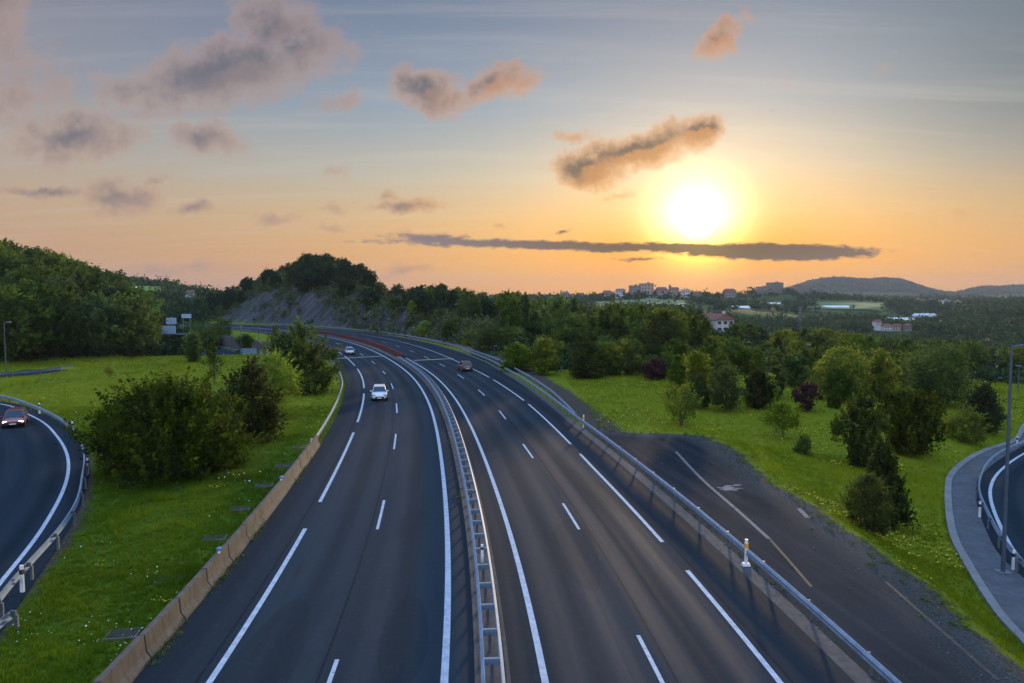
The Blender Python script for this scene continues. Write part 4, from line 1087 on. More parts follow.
# right lawn
RT = [
 ('bush', 'dark dense conifer like bush at the back of the right lawn', 587, 341, 377, 32, 'dome', 'leaf_conifer', dict(nclump=150, per=60, leaf=.12, shoots=90, z0f=0, cat='bush')),
 ('small_tree', 'yellow green tree left of the dark bush at the back of the lawn', 544, 337, 374, 26, 'dome', 'leaf_yellow', dict(nclump=110, per=50, leaf=.13, shoots=60, z0f=.05)),
 ('small_tree', 'rounded tree beside the outer rail, leftmost on the right lawn', 517, 343, 371, 28, 'dome', 'leaf', dict(nclump=120, per=50, leaf=.14, z0f=.03)),
 ('purple_bush', 'purple leaved round bush in the right lawn', 656, 360, 380, 23, 'dome', 'leaf_purple', dict(nclump=110, per=50, leaf=.11, z0f=0, cat='bush', stems=3)),
 ('small_tree', 'brownish backlit tree right of the purple bush', 696, 347, 393, 23, 'vase', 'leaf_yellow', dict(nclump=110, per=45, leaf=.10, shoots=70, shoot_len=.5, z0f=.12)),
 ('open_shrub', 'loose pale green shrub standing forward on the right lawn', 681, 376, 418, 36, 'vase', 'leaf_yellow', dict(nclump=80, per=32, leaf=.08, shoots=60, shoot_len=.5, z0f=.15, stems=3, cat='shrub')),
 ('small_tree', 'dark tree with layered branches in the middle of the right lawn', 725, 360, 404, 30, 'dome', 'leaf_dark', dict(nclump=110, per=50, leaf=.09, shoots=90, shoot_len=.5, z0f=.1)),
 ('upright_tree', 'vase shaped dark tree with upswept branches beside the bright sapling', 758, 362, 403, 27, 'vase', 'leaf_conifer', dict(nclump=100, per=45, leaf=.09, shoots=110, shoot_len=.5, z0f=.06, stems=3)),
 ('young_tree', 'bright yellow green sapling in the right lawn', 770, 368, 402, 15, 'poplar', 'leaf_bright', dict(nclump=60, per=40, leaf=.09, shoots=40, shoot_len=.6, z0f=.1)),
 ('small_tree', 'airy small tree with grey green leaves in front of the purple tree', 783, 391, 426, 33, 'dome', 'leaf', dict(nclump=90, per=34, leaf=.07, shoots=60, shoot_len=.4, z0f=.28)),
 ('purple_tree', 'purple leaved tree behind the airy small tree', 806, 377, 405, 26, 'vase', 'leaf_purple', dict(nclump=90, per=40, leaf=.09, shoots=60, shoot_len=.4, z0f=.1)),
 ('low_bush', 'small low dark bush on the lawn slope', 803, 419, 439, 18, 'mound', 'leaf_dark', dict(nclump=70, per=36, leaf=.06, z0f=0, cat='bush', stems=2)),
 ('oval_tree', 'smooth oval dark tree at the back beside the lamp', 795, 350, 384, 20, 'round', 'leaf_dark', dict(nclump=110, per=50, leaf=.13, z0f=.03)),
 ('broad_tree', 'broad pale green tree behind the lawn, right of the oval tree', 842, 343, 394, 48, 'round', 'leaf_yellow', dict(nclump=190, per=60, leaf=.12, z0f=.08)),
 ('upright_tree', 'tall pale tree rising behind the dense conifers', 880, 340, 394, 26, 'poplar', 'leaf_yellow', dict(nclump=120, per=50, leaf=.12, shoots=50, z0f=.06)),
 ('conifer', 'large dark bushy conifer, biggest of the right lawn group', 908, 363, 428, 56, 'dome', 'leaf_conifer', dict(nclump=230, per=50, leaf=.10, clump=.10, shoots=420, shoot_len=.38, shoot_up=1.9, z0f=.03, cat='conifer')),
 ('conifer', 'upright conifer with fine shoots left of the largest one', 861, 374, 444, 44, 'vase', 'leaf_conifer', dict(nclump=160, per=44, leaf=.085, clump=.10, shoots=320, shoot_len=.5, shoot_up=1.9, z0f=.02, stems=3, cat='conifer')),
 ('conifer', 'shaggy conifer on the slope between the largest one and the apron', 883, 407, 488, 50, 'cone', 'leaf_conifer', dict(nclump=220, per=48, leaf=.08, clump=.10, shoots=380, shoot_len=.45, shoot_up=1.9, z0f=.0, cat='conifer')),
 ('shrub', 'lowest green shrub of the slope, nearest the apron', 868, 458, 515, 46, 'dome', 'leaf', dict(nclump=190, per=50, leaf=.05, clump=.14, shoots=120, shoot_len=.35, z0f=.0, cat='shrub', stems=3)),
 ('open_shrub', 'yellow green shrub with long side shoots on the far grass bank', 965, 383, 415, 34, 'dome', 'leaf_yellow', dict(nclump=110, per=42, leaf=.08, shoots=80, shoot_len=.55, z0f=.0, cat='shrub', shoot_up=.5)),
 ('dark_conifer', 'dark pointed conifer behind the far grass bank at the right', 984, 358, 408, 40, 'cone', 'leaf_dark', dict(nclump=190, per=50, leaf=.10, shoots=90, z0f=.02, cat='conifer')),
 ('big_tree', 'dark domed tree towering behind the lawn conifers', 937, 334, 392, 62, 'dome', 'leaf_dark', dict(nclump=260, per=60, leaf=.13, z0f=.05)),
]
for nm, lb, px_, tp, bs, wp, kd, mt, kw in RT: T(nm, lb, px_, tp, bs, wp, kd, mt, **kw)
# small shrubs behind outer rail of bend
for px_, tp, bs, wp, mt, lb in [(424, 325, 339, 14, 'leaf_bright', 'bright shrub above the brown wall of the bend, left one'), (450, 327, 344, 16, 'leaf', 'shrub above the brown wall near the brown car'),
                               (412, 322, 335, 8, 'leaf_bright', 'yellow green sapling against the rock cutting'), (472, 336, 349, 16, 'leaf_yellow', 'leafy shrub behind the outer rail of the bend'),
                               (490, 331, 353, 24, 'leaf', 'rounded green tree behind the outer rail, left of its twin'), (512, 331, 353, 24, 'leaf', 'rounded green tree behind the outer rail, right of its twin'),
                               (395, 322, 333, 10, 'leaf', 'low shrub at the foot of the rock cutting, left'), (316, 317, 325, 10, 'leaf_dark', 'round shrub under the grey rock face, rightmost'),
                               (289, 316, 324, 9, 'leaf_dark', 'round shrub under the grey rock face, middle'), (273, 316, 323, 8, 'leaf_dark', 'round shrub under the grey rock face, leftmost')]:
    Yb = at(px_, bs)[1] + 3; x = xat(px_, Yb)
    tree('roadside_shrub', lb, x, Yb, (bs - tp) / F * Yb + .3, wp / F * Yb, 'dome', M[mt], int(px_ * 3), nclump=70, per=40, leaf=.22, clump=.22, z0f=0, cat='shrub')

# wood prototypes (unit: h=10, radius 3.5..) reused with scale
def proto(name, kind, mat, seed, h, w, **k):
    return tree(name, '', 0, 0, h, w, kind, M[mat], seed, z=-500, **k)
PRO = []
for s_, (kd, mt, w) in enumerate([('dome', 'leaf_dark', 8.5), ('dome', 'leaf', 8), ('round', 'leaf_dark', 7.5), ('round', 'leaf', 7), ('vase', 'leaf', 7.5), ('dome', 'leaf_dark', 9.5), ('cone', 'leaf_dark', 6), ('round', 'leaf_yellow', 7.5), ('poplar', 'leaf', 5)]):
    PRO.append(proto('woodland_tree', kd, mt, 100 + s_, 10, w, nclump=125, per=52, leaf=.20, clump=.12, z0f=.08, lump=.40, surf=.75, shoots=70, shoot_len=.32))
used = set()
def wood_tree(i, x, y, h, label, group, wf=1.0):
    z = gz(x, y) - .3; s = h / 10
    if i not in used: o = PRO[i]; o.location = (x, y, z); used.add(i)
    else: o = dup(PRO[i], None, (x, y, z))
    o.rotation_euler[2] = rnd.uniform(0, 6.28); o.scale = (s * wf * rnd.uniform(.85, 1.2), s * wf * rnd.uniform(.85, 1.2), s)
    o['label'] = label; o['category'] = 'tree'; o['group'] = group
def scatter(n, gen, mind, label, group, kinds, hfn):
    pts = []; tries = 0
    while len(pts) < n and tries < n * 60:
        tries += 1; p = gen()
        if p is None: continue
        if all((p[0] - q[0]) ** 2 + (p[1] - q[1]) ** 2 > mind ** 2 for q in pts): pts.append(p)
    for x, y in pts:
        PEND.append((rnd.choice(kinds), x, y, hfn(x, y), label, group))
    return len(pts)
PEND = []
def prefilter(gen_vec, n): return gen_vec(n)
_ML = MAIN[::4]; _LL = LOW[::3]; _BL = BK[::2]
def okroad(x, y, m=4):
    p = np.array([x, y]); D = _ML - p; i = int((D * D).sum(1).argmin()); t = _ML[min(i + 1, len(_ML) - 1)] - _ML[max(i - 1, 0)]; t = t / np.linalg.norm(t)
    o = -(D[i] @ np.array([t[1], -t[0]])); yy = _ML[i][1]
    if max(-12.4 - o, o - np.interp(yy, [0, 67, 155, 220, 330], [13.6, 13.6, 20, 21.5, 21.5])) < m: return False
    return ((_LL - p) ** 2).sum(1).min() > 52 and ((_BL - p) ** 2).sum(1).min() > 38
# left wooded hill
def g_lh():
    Y_ = rnd.uniform(128, 262); p = rnd.uniform(-70, 192); x = xat(p, Y_)
    lim = np.interp(p, [-70, 0, 50, 100, 150, 192], [126, 128, 133, 140, 150, 158])
    if Y_ < lim or (p > 110 and Y_ > 215) or not okroad(x, Y_, 8): return None
    return x, Y_
def h_lh(x, y):
    p = 512 + F * x / y
    top = np.interp(p, [-70, 0, 50, 80, 100, 130, 150, 170, 192], [232, 240, 247, 256, 264, 284, 301, 320, 338]) + rnd.uniform(-3, 9)
    if p > 147 and y < 192: top = max(top, 337)
    cap = H + (YH - top) / F * y - gz(x, y)
    return float(np.clip(cap, 2.5 if p > 147 else 3.5, 12.5 + rnd.uniform(-2, 2)))
print('lh', scatter(125, g_lh, 5.0, 'tree of the dense dark wood covering the left hill', 'trees of the wood on the left hill', [0, 1, 2, 3, 5, 0, 2, 4, 6], h_lh))
# right wood band
def g_rw():
    Y_ = rnd.uniform(128, 330); p = rnd.uniform(495, 1060)
    if p < 560 and Y_ < 158: return None
    if p > 800 and Y_ < 118: return None
    x = xat(p, Y_)
    if 713 < p < 732 and Y_ < 300 and rnd.random() < .5: return None
    return (x, Y_) if okroad(x, Y_, 6) else None
RTOP = ([495, 520, 545, 570, 585, 600, 630, 655, 675, 695, 712, 722, 732, 745, 760, 790, 820, 850, 900, 950, 1000, 1060], [293, 290, 292, 298, 304, 306, 302, 306, 302, 308, 322, 332, 322, 320, 327, 328, 326, 330, 338, 338, 345, 345])
def h_rw(x, y):
    p = 512 + F * x / y; top = np.interp(p, *RTOP) + rnd.choice([0, 2, 5, 9, 14, 22])
    cap = H + (YH - top) / F * y - gz(x, y)
    return float(np.clip(cap, 5, 15))
print('rw', scatter(190, g_rw, 5.6, 'tree in the dense valley wood behind the right lawn', 'trees of the valley wood', [0, 1, 2, 3, 5, 7, 4, 0, 1, 6, 8], h_rw))
# understory of the back lawn edge
def g_us():
    Y_ = rnd.uniform(112, 132); p = rnd.uniform(530, 960); x = xat(p, Y_)
    return (x, Y_) if okroad(x, Y_, 4) else None
print('us', scatter(45, g_us, 3.4, 'small bushy tree at the back edge of the right lawn', 'bushy trees along the back of the right lawn', [1, 3, 7, 4, 7], lambda x, y: rnd.uniform(3.0, 6.0)))
# middle hill trees
def g_mh():
    p = rnd.uniform(203, 490); e = np.interp(p, [203, 225, 250, 300, 335, 365, 385, 410, 450, 490], [345, 338, 326, 300, 280, 249, 231, 219, 177, 152])
    d = rnd.uniform(21, 120)
    if p > 383 and d < 60 and rnd.random() < .75: return None
    Y_ = e + d; x = xat(p, Y_)
    return (x, Y_) if okroad(x, Y_, 7) else None
def h_mh(x, y):
    p = 512 + F * x / y; top = np.interp(p, [203, 215, 230, 250, 270, 290, 305, 330, 350, 365, 378, 390, 405, 430, 450, 470, 490], [296, 291, 287, 278, 271, 264, 255, 253, 259, 267, 279, 288, 282, 288, 282, 292, 290]) + rnd.uniform(-3, 5)
    cap = H + (YH - top) / F * y - gz(x, y)
    return float(np.clip(cap, 3.0, 8 + rnd.uniform(-2.5, 2.5)))
print('mh', scatter(115, g_mh, 6.0, 'tree on the rocky hill above the far bend', 'trees on the rocky hill', [0, 1, 2, 3, 5, 0], h_mh))
def g_yt():
    Y_ = rnd.uniform(82, 116); p = rnd.uniform(600, 900); x = xat(p, Y_)
    return (x, Y_) if (p > 600 + (116 - Y_) * 2.6 and okroad(x, Y_, 9)) else None
scatter(30, g_yt, 3.2, 'slender young tree among the loose row on the back slope of the right lawn', 'slender young trees on the right lawn', [8, 8, 4, 7], lambda x, y: rnd.uniform(2.4, 4.8))
PEND.sort(key=lambda t: -(t[3] + .5) / t[2] - (1 if t[5].startswith('slender') else 0))
for t in PEND[:295]: wood_tree(*t)
def rest_wood(items):
    src = {}
    for i in range(len(PRO)):
        me = [c for c in PRO[i].children if c.name.startswith('crown')][0].data
        co = np.empty(len(me.vertices) * 3, np.float32); me.vertices.foreach_get('co', co); tv = np.empty(len(me.vertices), np.float32); me.attributes['tint'].data.foreach_get('value', tv)
        src[i] = (co.reshape(-1, 4, 3)[::2], tv.reshape(-1, 4)[::2])
    VV = []; TT = []
    for i, x, y, h, _, _ in items:
        a = rnd.uniform(0, 6.28); s_ = h / 10; c_, n_ = math.cos(a), math.sin(a); q = src[i][0]
        cen = q.mean(1, keepdims=True); q = cen + (q - cen) * 1.4
        VV.append((np.stack([(q[..., 0] * c_ - q[..., 1] * n_) * s_ + x, (q[..., 0] * n_ + q[..., 1] * c_) * s_ + y, q[..., 2] * s_ + gz(x, y) - .3], -1)).reshape(-1, 3)); TT.append(src[i][1].ravel())
    V = np.vstack(VV); o = link('wood_mass', mesh_np('wood_mass', V, np.arange(len(V)).reshape(-1, 4), M['leaf_far'], {'tint': ('POINT', np.concatenate(TT))})); tag(o, 'smaller trees of the far woods and hill that merge into one mass', kind='stuff')
rest_wood(PEND[295:])
for i in range(len(PRO)):
    if i not in used:
        for ch in list(PRO[i].children): bpy.data.objects.remove(ch)
        bpy.data.objects.remove(PRO[i])
# bushes by gantry
for p, Y_, h in [(186, 205, 4), (194, 210, 4.5), (202, 214, 4.4), (209, 218, 4), (216, 224, 3.6), (180, 206, 3.5), (198, 224, 5), (221, 235, 3.5)]:
    x = xat(p, Y_); rx = tree('hedge_bush', 'green bush of the clump behind the gantry', x, Y_, h + 2.4, h * 1.6, 'dome', M['leaf'], int(p), nclump=60, per=34, leaf=.25, clump=.22, z0f=0, cat='bush', group='bushes behind the gantry', z=gz(x, Y_))

# ------------------------------------------------------------------ stuff: shrub cover, far woods, grass
def stuff_leaves(name, label, P, size, tint, mat, seed=3, up=.4):
    V, Fq, tt = leaves(P, size, tint, np.random.default_rng(seed), up)
    me = mesh_np(name, V, Fq, mat, {'tint': ('POINT', tt)}); o = link(name, me); tag(o, label, kind='stuff'); return o
def rockcover():
    r = np.random.default_rng(5); n = 5200
    p = r.uniform(203, 495, n); e = np.interp(p, [203, 225, 250, 300, 335, 365, 385, 410, 450, 495], [345, 338, 326, 300, 280, 249, 231, 219, 177, 150])
    d = r.uniform(3, 130, n); Y_ = e + d; X = (p - 512) / F * Y_
    nz = fbm(X, Y_, 1 / 13., 31)
    hrock = np.interp(p, [203, 240, 250, 300, 335, 345, 365, 400, 470, 480, 495], [4, 20, 27, 27, 16, 13, 13, 14, 13, 4, 2])   # depth of the bare rock band beyond the road
    keep = (d > hrock * .9 + 5 * nz) | ((nz > .05) & (d > 8) & (r.uniform(0, 1, n) < .7)); X, Y_ = X[keep], Y_[keep]
    Z = terrain(X, Y_); k = 26; s = r.uniform(.5, 1.5, len(X))
    C = np.repeat(np.c_[X, Y_, Z + s * .4], k, 0) + r.normal(size=(len(X) * k, 3)) * np.repeat(s, k)[:, None] * np.array([1, 1, .6])
    stuff_leaves('shrub_cover', 'dense low scrub covering the rocky hillside above the bend', C, .36, np.clip(np.repeat(r.uniform(0, 1, len(X)), k) + r.normal(0, .12, len(C)), 0, 1), M['leaf_hill'])
rockcover()
def farwood():
    r = np.random.default_rng(8); n = 30000
    Y_ = 340 * (2300 / 340.) ** r.uniform(0, 1, n); p = r.uniform(40, 1120, n); X = (p - 512) / F * Y_
    nz = fbm(X, Y_, 1 / 120., 40); nz2 = fbm(X, Y_, 1 / 35., 44)
    keep = (nz + .35 * nz2 > np.interp(Y_, [340, 600, 900, 1300, 2300], [-.6, -.35, -.12, -.02, -.1]))
    keep &= ~((p > 205) & (p < 500) & (Y_ < 520)); keep &= p > 112
    # clear meadows
    keep &= ~((p > 585) & (p < 690) & (Y_ > 820) & (Y_ < 1060) & (nz2 < .5))
    keep &= ~((p > 815) & (p < 885) & (Y_ > 1080) & (Y_ < 1300))
    keep &= ~((p > 940) & (p < 990) & (Y_ > 1350) & (Y_ < 1600))
    keep &= ~((p > 142) & (p < 166) & (Y_ > 560) & (Y_ < 680))
    for p_, b_, Yp, hw_, dp in PLOTS:
        if dp: keep &= ~((np.abs(p - p_) < hw_ + 1) & (Y_ > Yp - dp) & (Y_ < Yp + 14))
    X, Y_, p = X[keep], Y_[keep], p[keep]
    Z = terrain(X, Y_); s = r.uniform(2.2, 4.6, len(X)) * np.interp(Y_, [340, 2300], [.8, 1.5]); k = 20
    C = np.repeat(np.c_[X, Y_, Z + s * 1.1], k, 0) + r.normal(size=(len(X) * k, 3)) * np.repeat(s, k)[:, None] * np.array([.62, .62, .62])
    print('farwood', len(X))
    V, Fq, tt = leaves(C, 1.5, np.clip(np.repeat(r.uniform(0, 1, len(X)), k) + r.normal(0, .12, len(C)), 0, 1), r)
    sc_ = np.repeat(np.repeat(np.interp(Y_, [340, 800, 2300], [.55, .85, 1.6]), k), 4)[:, None]
    cc = np.repeat(C, 4, 0); V = cc + (V - cc) * sc_
    o = link('distant_woodland', mesh_np('distant_woodland', V, Fq, M['leaf_far'], {'tint': ('POINT', tt)})); tag(o, 'hazy woodland and hedges covering the distant hillsides', kind='stuff')
farwood()
def mountainwood():
    r = np.random.default_rng(18); n = 16000
    Y_ = r.uniform(4000, 5300, n); p = r.uniform(740, 1080, n); X = (p - 512) / F * Y_; Z = terrain(X, Y_)
    V, Fq, tt = leaves(np.c_[X, Y_, Z + 4], 9, r.uniform(0, 1, n), r)
    o = link('mountain_forest', mesh_np('mountain_forest', V, Fq, M['leaf_far'], {'tint': ('POINT', tt)})); tag(o, 'forest on the far mountain ridge', kind='stuff')
mountainwood()
def undergrowth():
    r = np.random.default_rng(28); n = 5200
    Y_ = r.uniform(118, 320, n); p = r.uniform(500, 1060, n); X = (p - 512) / F * Y_
    a, _ = road_mask(np.c_[X, Y_]); keep = (a > 5) & (Y_ > 118 + 8 * fbm(X, Y_, .05, 9)); X, Y_ = X[keep], Y_[keep]
    Y2 = r.uniform(128, 250, 3000); p2 = r.uniform(-60, 190, 3000); X2 = (p2 - 512) / F * Y2
    lim = np.interp(p2, [-60, 0, 50, 100, 150, 192], [126, 128, 133, 140, 150, 158]); d2, _, _ = signed(np.c_[X2, Y2], LOW); d3, _, _ = signed(np.c_[X2, Y2], BK)
    a2, _ = road_mask(np.c_[X2, Y2]); kp = (Y2 > lim) & (d2 > 8) & (d3 > 6) & (a2 > 8)
    X = np.r_[X, X2[kp]]; Y_ = np.r_[Y_, Y2[kp]]
    Z = terrain(X, Y_); k = 24; s = r.uniform(.5, 1.5, len(X))
    C = np.repeat(np.c_[X, Y_, Z + s * .8], k, 0) + r.normal(size=(len(X) * k, 3)) * np.repeat(s, k)[:, None] * np.array([1, 1, .8])
    stuff_leaves('undergrowth', 'brambles and undergrowth beneath the woods', C, .32, np.clip(np.repeat(r.uniform(0, 1, len(X)), k) + r.normal(0, .12, len(C)), 0, 1), M['leaf_far'], 9)
undergrowth()

def on_grass(P):
    a, o = road_mask(P)
    ok = np.ones(len(P), bool)
    ok &= ~((o > EDGE_L[0][1] - .6) & (o < 13.2) )
    ok &= ~((a <= .3) & (o > 0)) & ~((o < 0) & (a <= -1))
    ok &= ~inpoly(P, GORE)
    dl, sl, _ = signed(P, LR_LINE); ok &= ~((sl < 0) & (P[:, 0] < 0) & (P[:, 1] < 100)); ok &= ~((dl < 1.5))
    dr, sr, _ = signed(P, RR_VERGE); ok &= ~((sr > 0) & (P[:, 0] > 0) & (P[:, 1] < 120)) & ~(dr < .35)
    dlow, _, _ = signed(P, LOW); ok &= dlow > 6
    db, _, _ = signed(P, BK); ok &= db > 4.5
    return ok
def grass():
    r = np.random.default_rng(77)
    pts = []
    for (Y0, Y1, p0, p1, dens) in [(17, 32, -40, 330, 75), (32, 50, -20, 330, 42), (50, 80, -20, 340, 14), (80, 160, -20, 350, 3.2), (22, 40, 760, 1100, 40), (40, 62, 600, 1100, 20), (62, 125, 560, 1060, 5.0)]:
        xa, xb = xat(p0, Y1), xat(p1, Y1 if p1 > 512 else Y0)
        area = (xb - xa) * (Y1 - Y0); n = int(area * dens)
        Y_ = r.uniform(Y0, Y1, n); X = r.uniform(xa, xb, n); p = 512 + F * X / Y_
        k = (p > p0) & (p < p1); pts.append(np.c_[X[k], Y_[k]])
    P = np.vstack(pts); P = P[on_grass(P)]
    dg, _, _ = signed(P, GORE_OUT[::2]); P = P[(dg > 1.2 * r.uniform(0, 1, len(P)) ** .5 + .1)]
    dl2, _, _ = signed(P, LR_RAIL); P = P[(dl2 > 1.2 * r.uniform(0, 1, len(P)))]
    print('tufts', len(P))
    Z = terrain(P[:, 0], P[:, 1]); nb = 5; n = len(P)
    dist = P[:, 1]; sc_ = np.interp(dist, [17, 40, 80, 150], [1.0, 1.25, 1.9, 3.0])
    hN = fbm(P[:, 0], P[:, 1], 1 / 2.2, 55); big = fbm(P[:, 0], P[:, 1], 1 / 9., 57)
    tall = np.clip(fbm(P[:, 0], P[:, 1], 1 / 3.5, 83) * 3 - .75, 0, 1) * r.uniform(0, 1, n)
    hgt = .28 * tall + (.085 + .13 * np.clip(hN + .3, 0, 1) ** 1.5 + .05 * r.uniform(0, 1, n)) * np.interp(dist, [17, 60, 150], [1, 1.3, 1.7])
    B = np.repeat(np.c_[P, Z], nb, 0); sN = np.repeat(sc_, nb)
    B[:, :2] += r.normal(0, .045, (n * nb, 2)) * sN[:, None]
    a = r.uniform(0, 6.283, n * nb); w = .012 * sN * r.uniform(.6, 1.6, n * nb); h = np.repeat(hgt, nb) * r.uniform(.6, 1.3, n * nb)
    d = np.c_[np.cos(a), np.sin(a), np.zeros(n * nb)]; q = np.c_[-np.sin(a), np.cos(a), np.zeros(n * nb)]
    tip = B + q * (h * r.uniform(.2, .9, n * nb))[:, None] + np.c_[np.zeros((n * nb, 2)), h]
    V = np.stack([B - d * w[:, None], B + d * w[:, None], tip], 1).reshape(-1, 3)
    T_ = np.clip(np.repeat(.42 + .75 * big + .45 * hN, nb) + r.normal(0, .2, n * nb), 0, 1)
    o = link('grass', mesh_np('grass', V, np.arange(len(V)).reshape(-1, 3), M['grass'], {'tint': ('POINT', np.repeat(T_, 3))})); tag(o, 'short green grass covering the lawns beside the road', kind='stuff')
    # flowers
    for nm, mat, cnt, lb, cond in [('daisies', 'flower_w', 650, 'tiny white daisies sprinkled in the left lawn', lambda X, Y: (X < 0) & (fbm(X, Y, .35, 61) > .1)), ('buttercups', 'flower_y', 7500, 'patches of tiny yellow flowers in the lawns', lambda X, Y: ((X > 0) & (fbm(X, Y, .16, 63) > .12)) | ((X < 0) & (fbm(X, Y, .3, 64) > .45)))]:
        m = cond(P[:, 0], P[:, 1]); k = np.where(m)[0]; k = r.choice(k, min(cnt, len(k)), False)
        C = np.c_[P[k], Z[k] + hgt[k] * 1.05]
        V, Fq, tt = leaves(C, 1, np.zeros(len(C)), r, up=3, elong=1.0); cc = np.repeat(C, 4, 0); V = cc + (V - cc) * (.020 * np.repeat(np.interp(C[:, 1], [20, 60, 120], [1., 1.7, 2.6]), 4))[:, None]
        o = link(nm, mesh_np(nm, V, Fq, M[mat])); tag(o, lb, kind='stuff')
grass()
def weeds():
    r = np.random.default_rng(91); C = []
    p = part_of(off(-9.35), 12, 58); p = resample(p, .25)
    dens = fbm(p[:, 0], p[:, 1], .4, 71); p = p[dens > .02]
    C.append(np.c_[p + r.normal(0, .09, p.shape), np.full(len(p), .06)])
    p = resample(part_of(off(-9.6), 60, 140), .5); C.append(np.c_[p + r.normal(0, .15, p.shape), np.full(len(p), .10)])
    g_ = GORE_OUT[r.choice(len(GORE_OUT), 200)]; C.append(np.c_[g_ + r.normal(0, .5, g_.shape), np.full(200, .05)])
    q = resample(part_of(off(13.3), 20, 66), .8); q = q[fbm(q[:, 0], q[:, 1], .3, 73) > .15]; C.append(np.c_[q + r.normal(0, .15, q.shape), np.full(len(q), .05)])
    for yy in (43, 41.5, 59): C.append(np.c_[part_of(off(.8), yy, yy + 1.2), np.full(len(part_of(off(.8), yy, yy + 1.2)), .08)])
    C = np.vstack(C); k = 34
    P = np.repeat(C, k, 0) + r.normal(size=(len(C) * k, 3)) * np.array([.085, .10, .055]); P[:, 2] = np.abs(P[:, 2])
    stuff_leaves('weeds', 'weeds growing along the foot of the barriers', P, .03, r.uniform(0, 1, len(P)), M['weed'], 5)
weeds()
def pebbles():
    r = np.random.default_rng(93); C = []
    g_ = GORE_OUT[r.choice(len(GORE_OUT), 1500)]; C.append(g_ + r.normal(0, .7, g_.shape))
    q = resample(part_of(off(13.2), 18, 66), .05); C.append(q[r.choice(len(q), 500)] + r.normal(0, .35, (500, 2)))
    x = r.uniform(8, 20, 260); y = r.uniform(20, 60, 260); P = np.c_[x, y]; C.append(P[inpoly(P, GORE)])
    P = np.vstack(C); z = np.maximum(terrain(P[:, 0], P[:, 1]), np.where(inpoly(P, GORE), .004, -9)); s = .012 + .035 * r.uniform(0, 1, len(P)) ** 3
    oc = np.array([(1, 0, 0), (0, 1, 0), (-1, 0, 0), (0, -1, 0), (0, 0, 1), (0, 0, -1)]); fc = np.array([(0, 1, 4), (1, 2, 4), (2, 3, 4), (3, 0, 4), (1, 0, 5), (2, 1, 5), (3, 2, 5), (0, 3, 5)])
    V = (oc[None] * s[:, None, None] * r.uniform(.6, 1.4, (len(P), 6, 1)) * np.array([1, 1, .7]) + np.c_[P, z + s * .3][:, None, :]).reshape(-1, 3)
    Fc = (fc[None] + 6 * np.arange(len(P))[:, None, None]).reshape(-1, 3)
    tag(link('gravel', mesh_np('gravel', V, Fc, M['concrete_pale'])), 'loose gravel at the edge of the old apron', kind='stuff')
pebbles()

# ------------------------------------------------------------------ BUILDINGS FAR AWAY
def house(label, x, y, z, w, d, h, rz, wall, roof, storeys=2, nwin=3, flat=False, ridge=.3, cat='house', group=None, name='house', chimney=False, balc=False):
    r = empty(name, (x, y, z), rz); tag(r, label, cat, group)
    MB().box((0, 0, h / 2 - 3), (w, d, h + 6)).build('wall', M[wall], r)
    if flat:
        MB().box((0, 0, h + .35), (w + .6, d + .6, .7)).build('roof', M[roof], r)
        MB().box((w * .15, 0, h + 1.6), (w * .22, d * .4, 2.0)).build('roof_house', M[wall], r)
    else:
        mb = MB(); rh = min(w, d) * ridge + .3; ow, od = w / 2 + .5, d / 2 + .5
        mb.v = [(-ow, -od, h), (ow, -od, h), (ow, od, h), (-ow, od, h), (-ow * .75, 0, h + rh), (ow * .75, 0, h + rh)] if w >= d else [(-ow, -od, h), (ow, -od, h), (ow, od, h), (-ow, od, h), (0, -od * .75, h + rh), (0, od * .75, h + rh)]
        mb.f = [[0, 1, 5, 4], [2, 3, 4, 5], [0, 4, 3], [1, 2, 5], [0, 3, 2, 1]] if w >= d else [[0, 1, 4], [1, 2, 5, 4], [2, 3, 5], [3, 0, 4, 5], [0, 3, 2, 1]]
        rf = mb.build('roof', M[roof], r)
        if chimney: MB().box((w * .2, 0, h + rh), (.9, .9, 1.6)).build('chimney', M[wall], rf)
    win = None; fh = h / storeys
    for s_ in range(storeys):
        for k in range(nwin):
            loc = (-w / 2 + w * (k + .5) / nwin, -d / 2 - .06, fh * (s_ + .55))
            if win is None: win = MB().box((0, 0, 0), (min(1.3, w / nwin * .5) * 1.1, .14, fh * .45)).build('window', M['window'], r, loc)
            else: dup(win, r, loc)
    if balc:
        for s_ in range(1, storeys): MB().box((0, -d / 2 - .5, fh * s_ + .4), (w * .8, 1, .9)).build('balcony', M[wall], r)
    return r
def gy(px_, py_, Y_): return H - (py_ - YH) / F * Y_
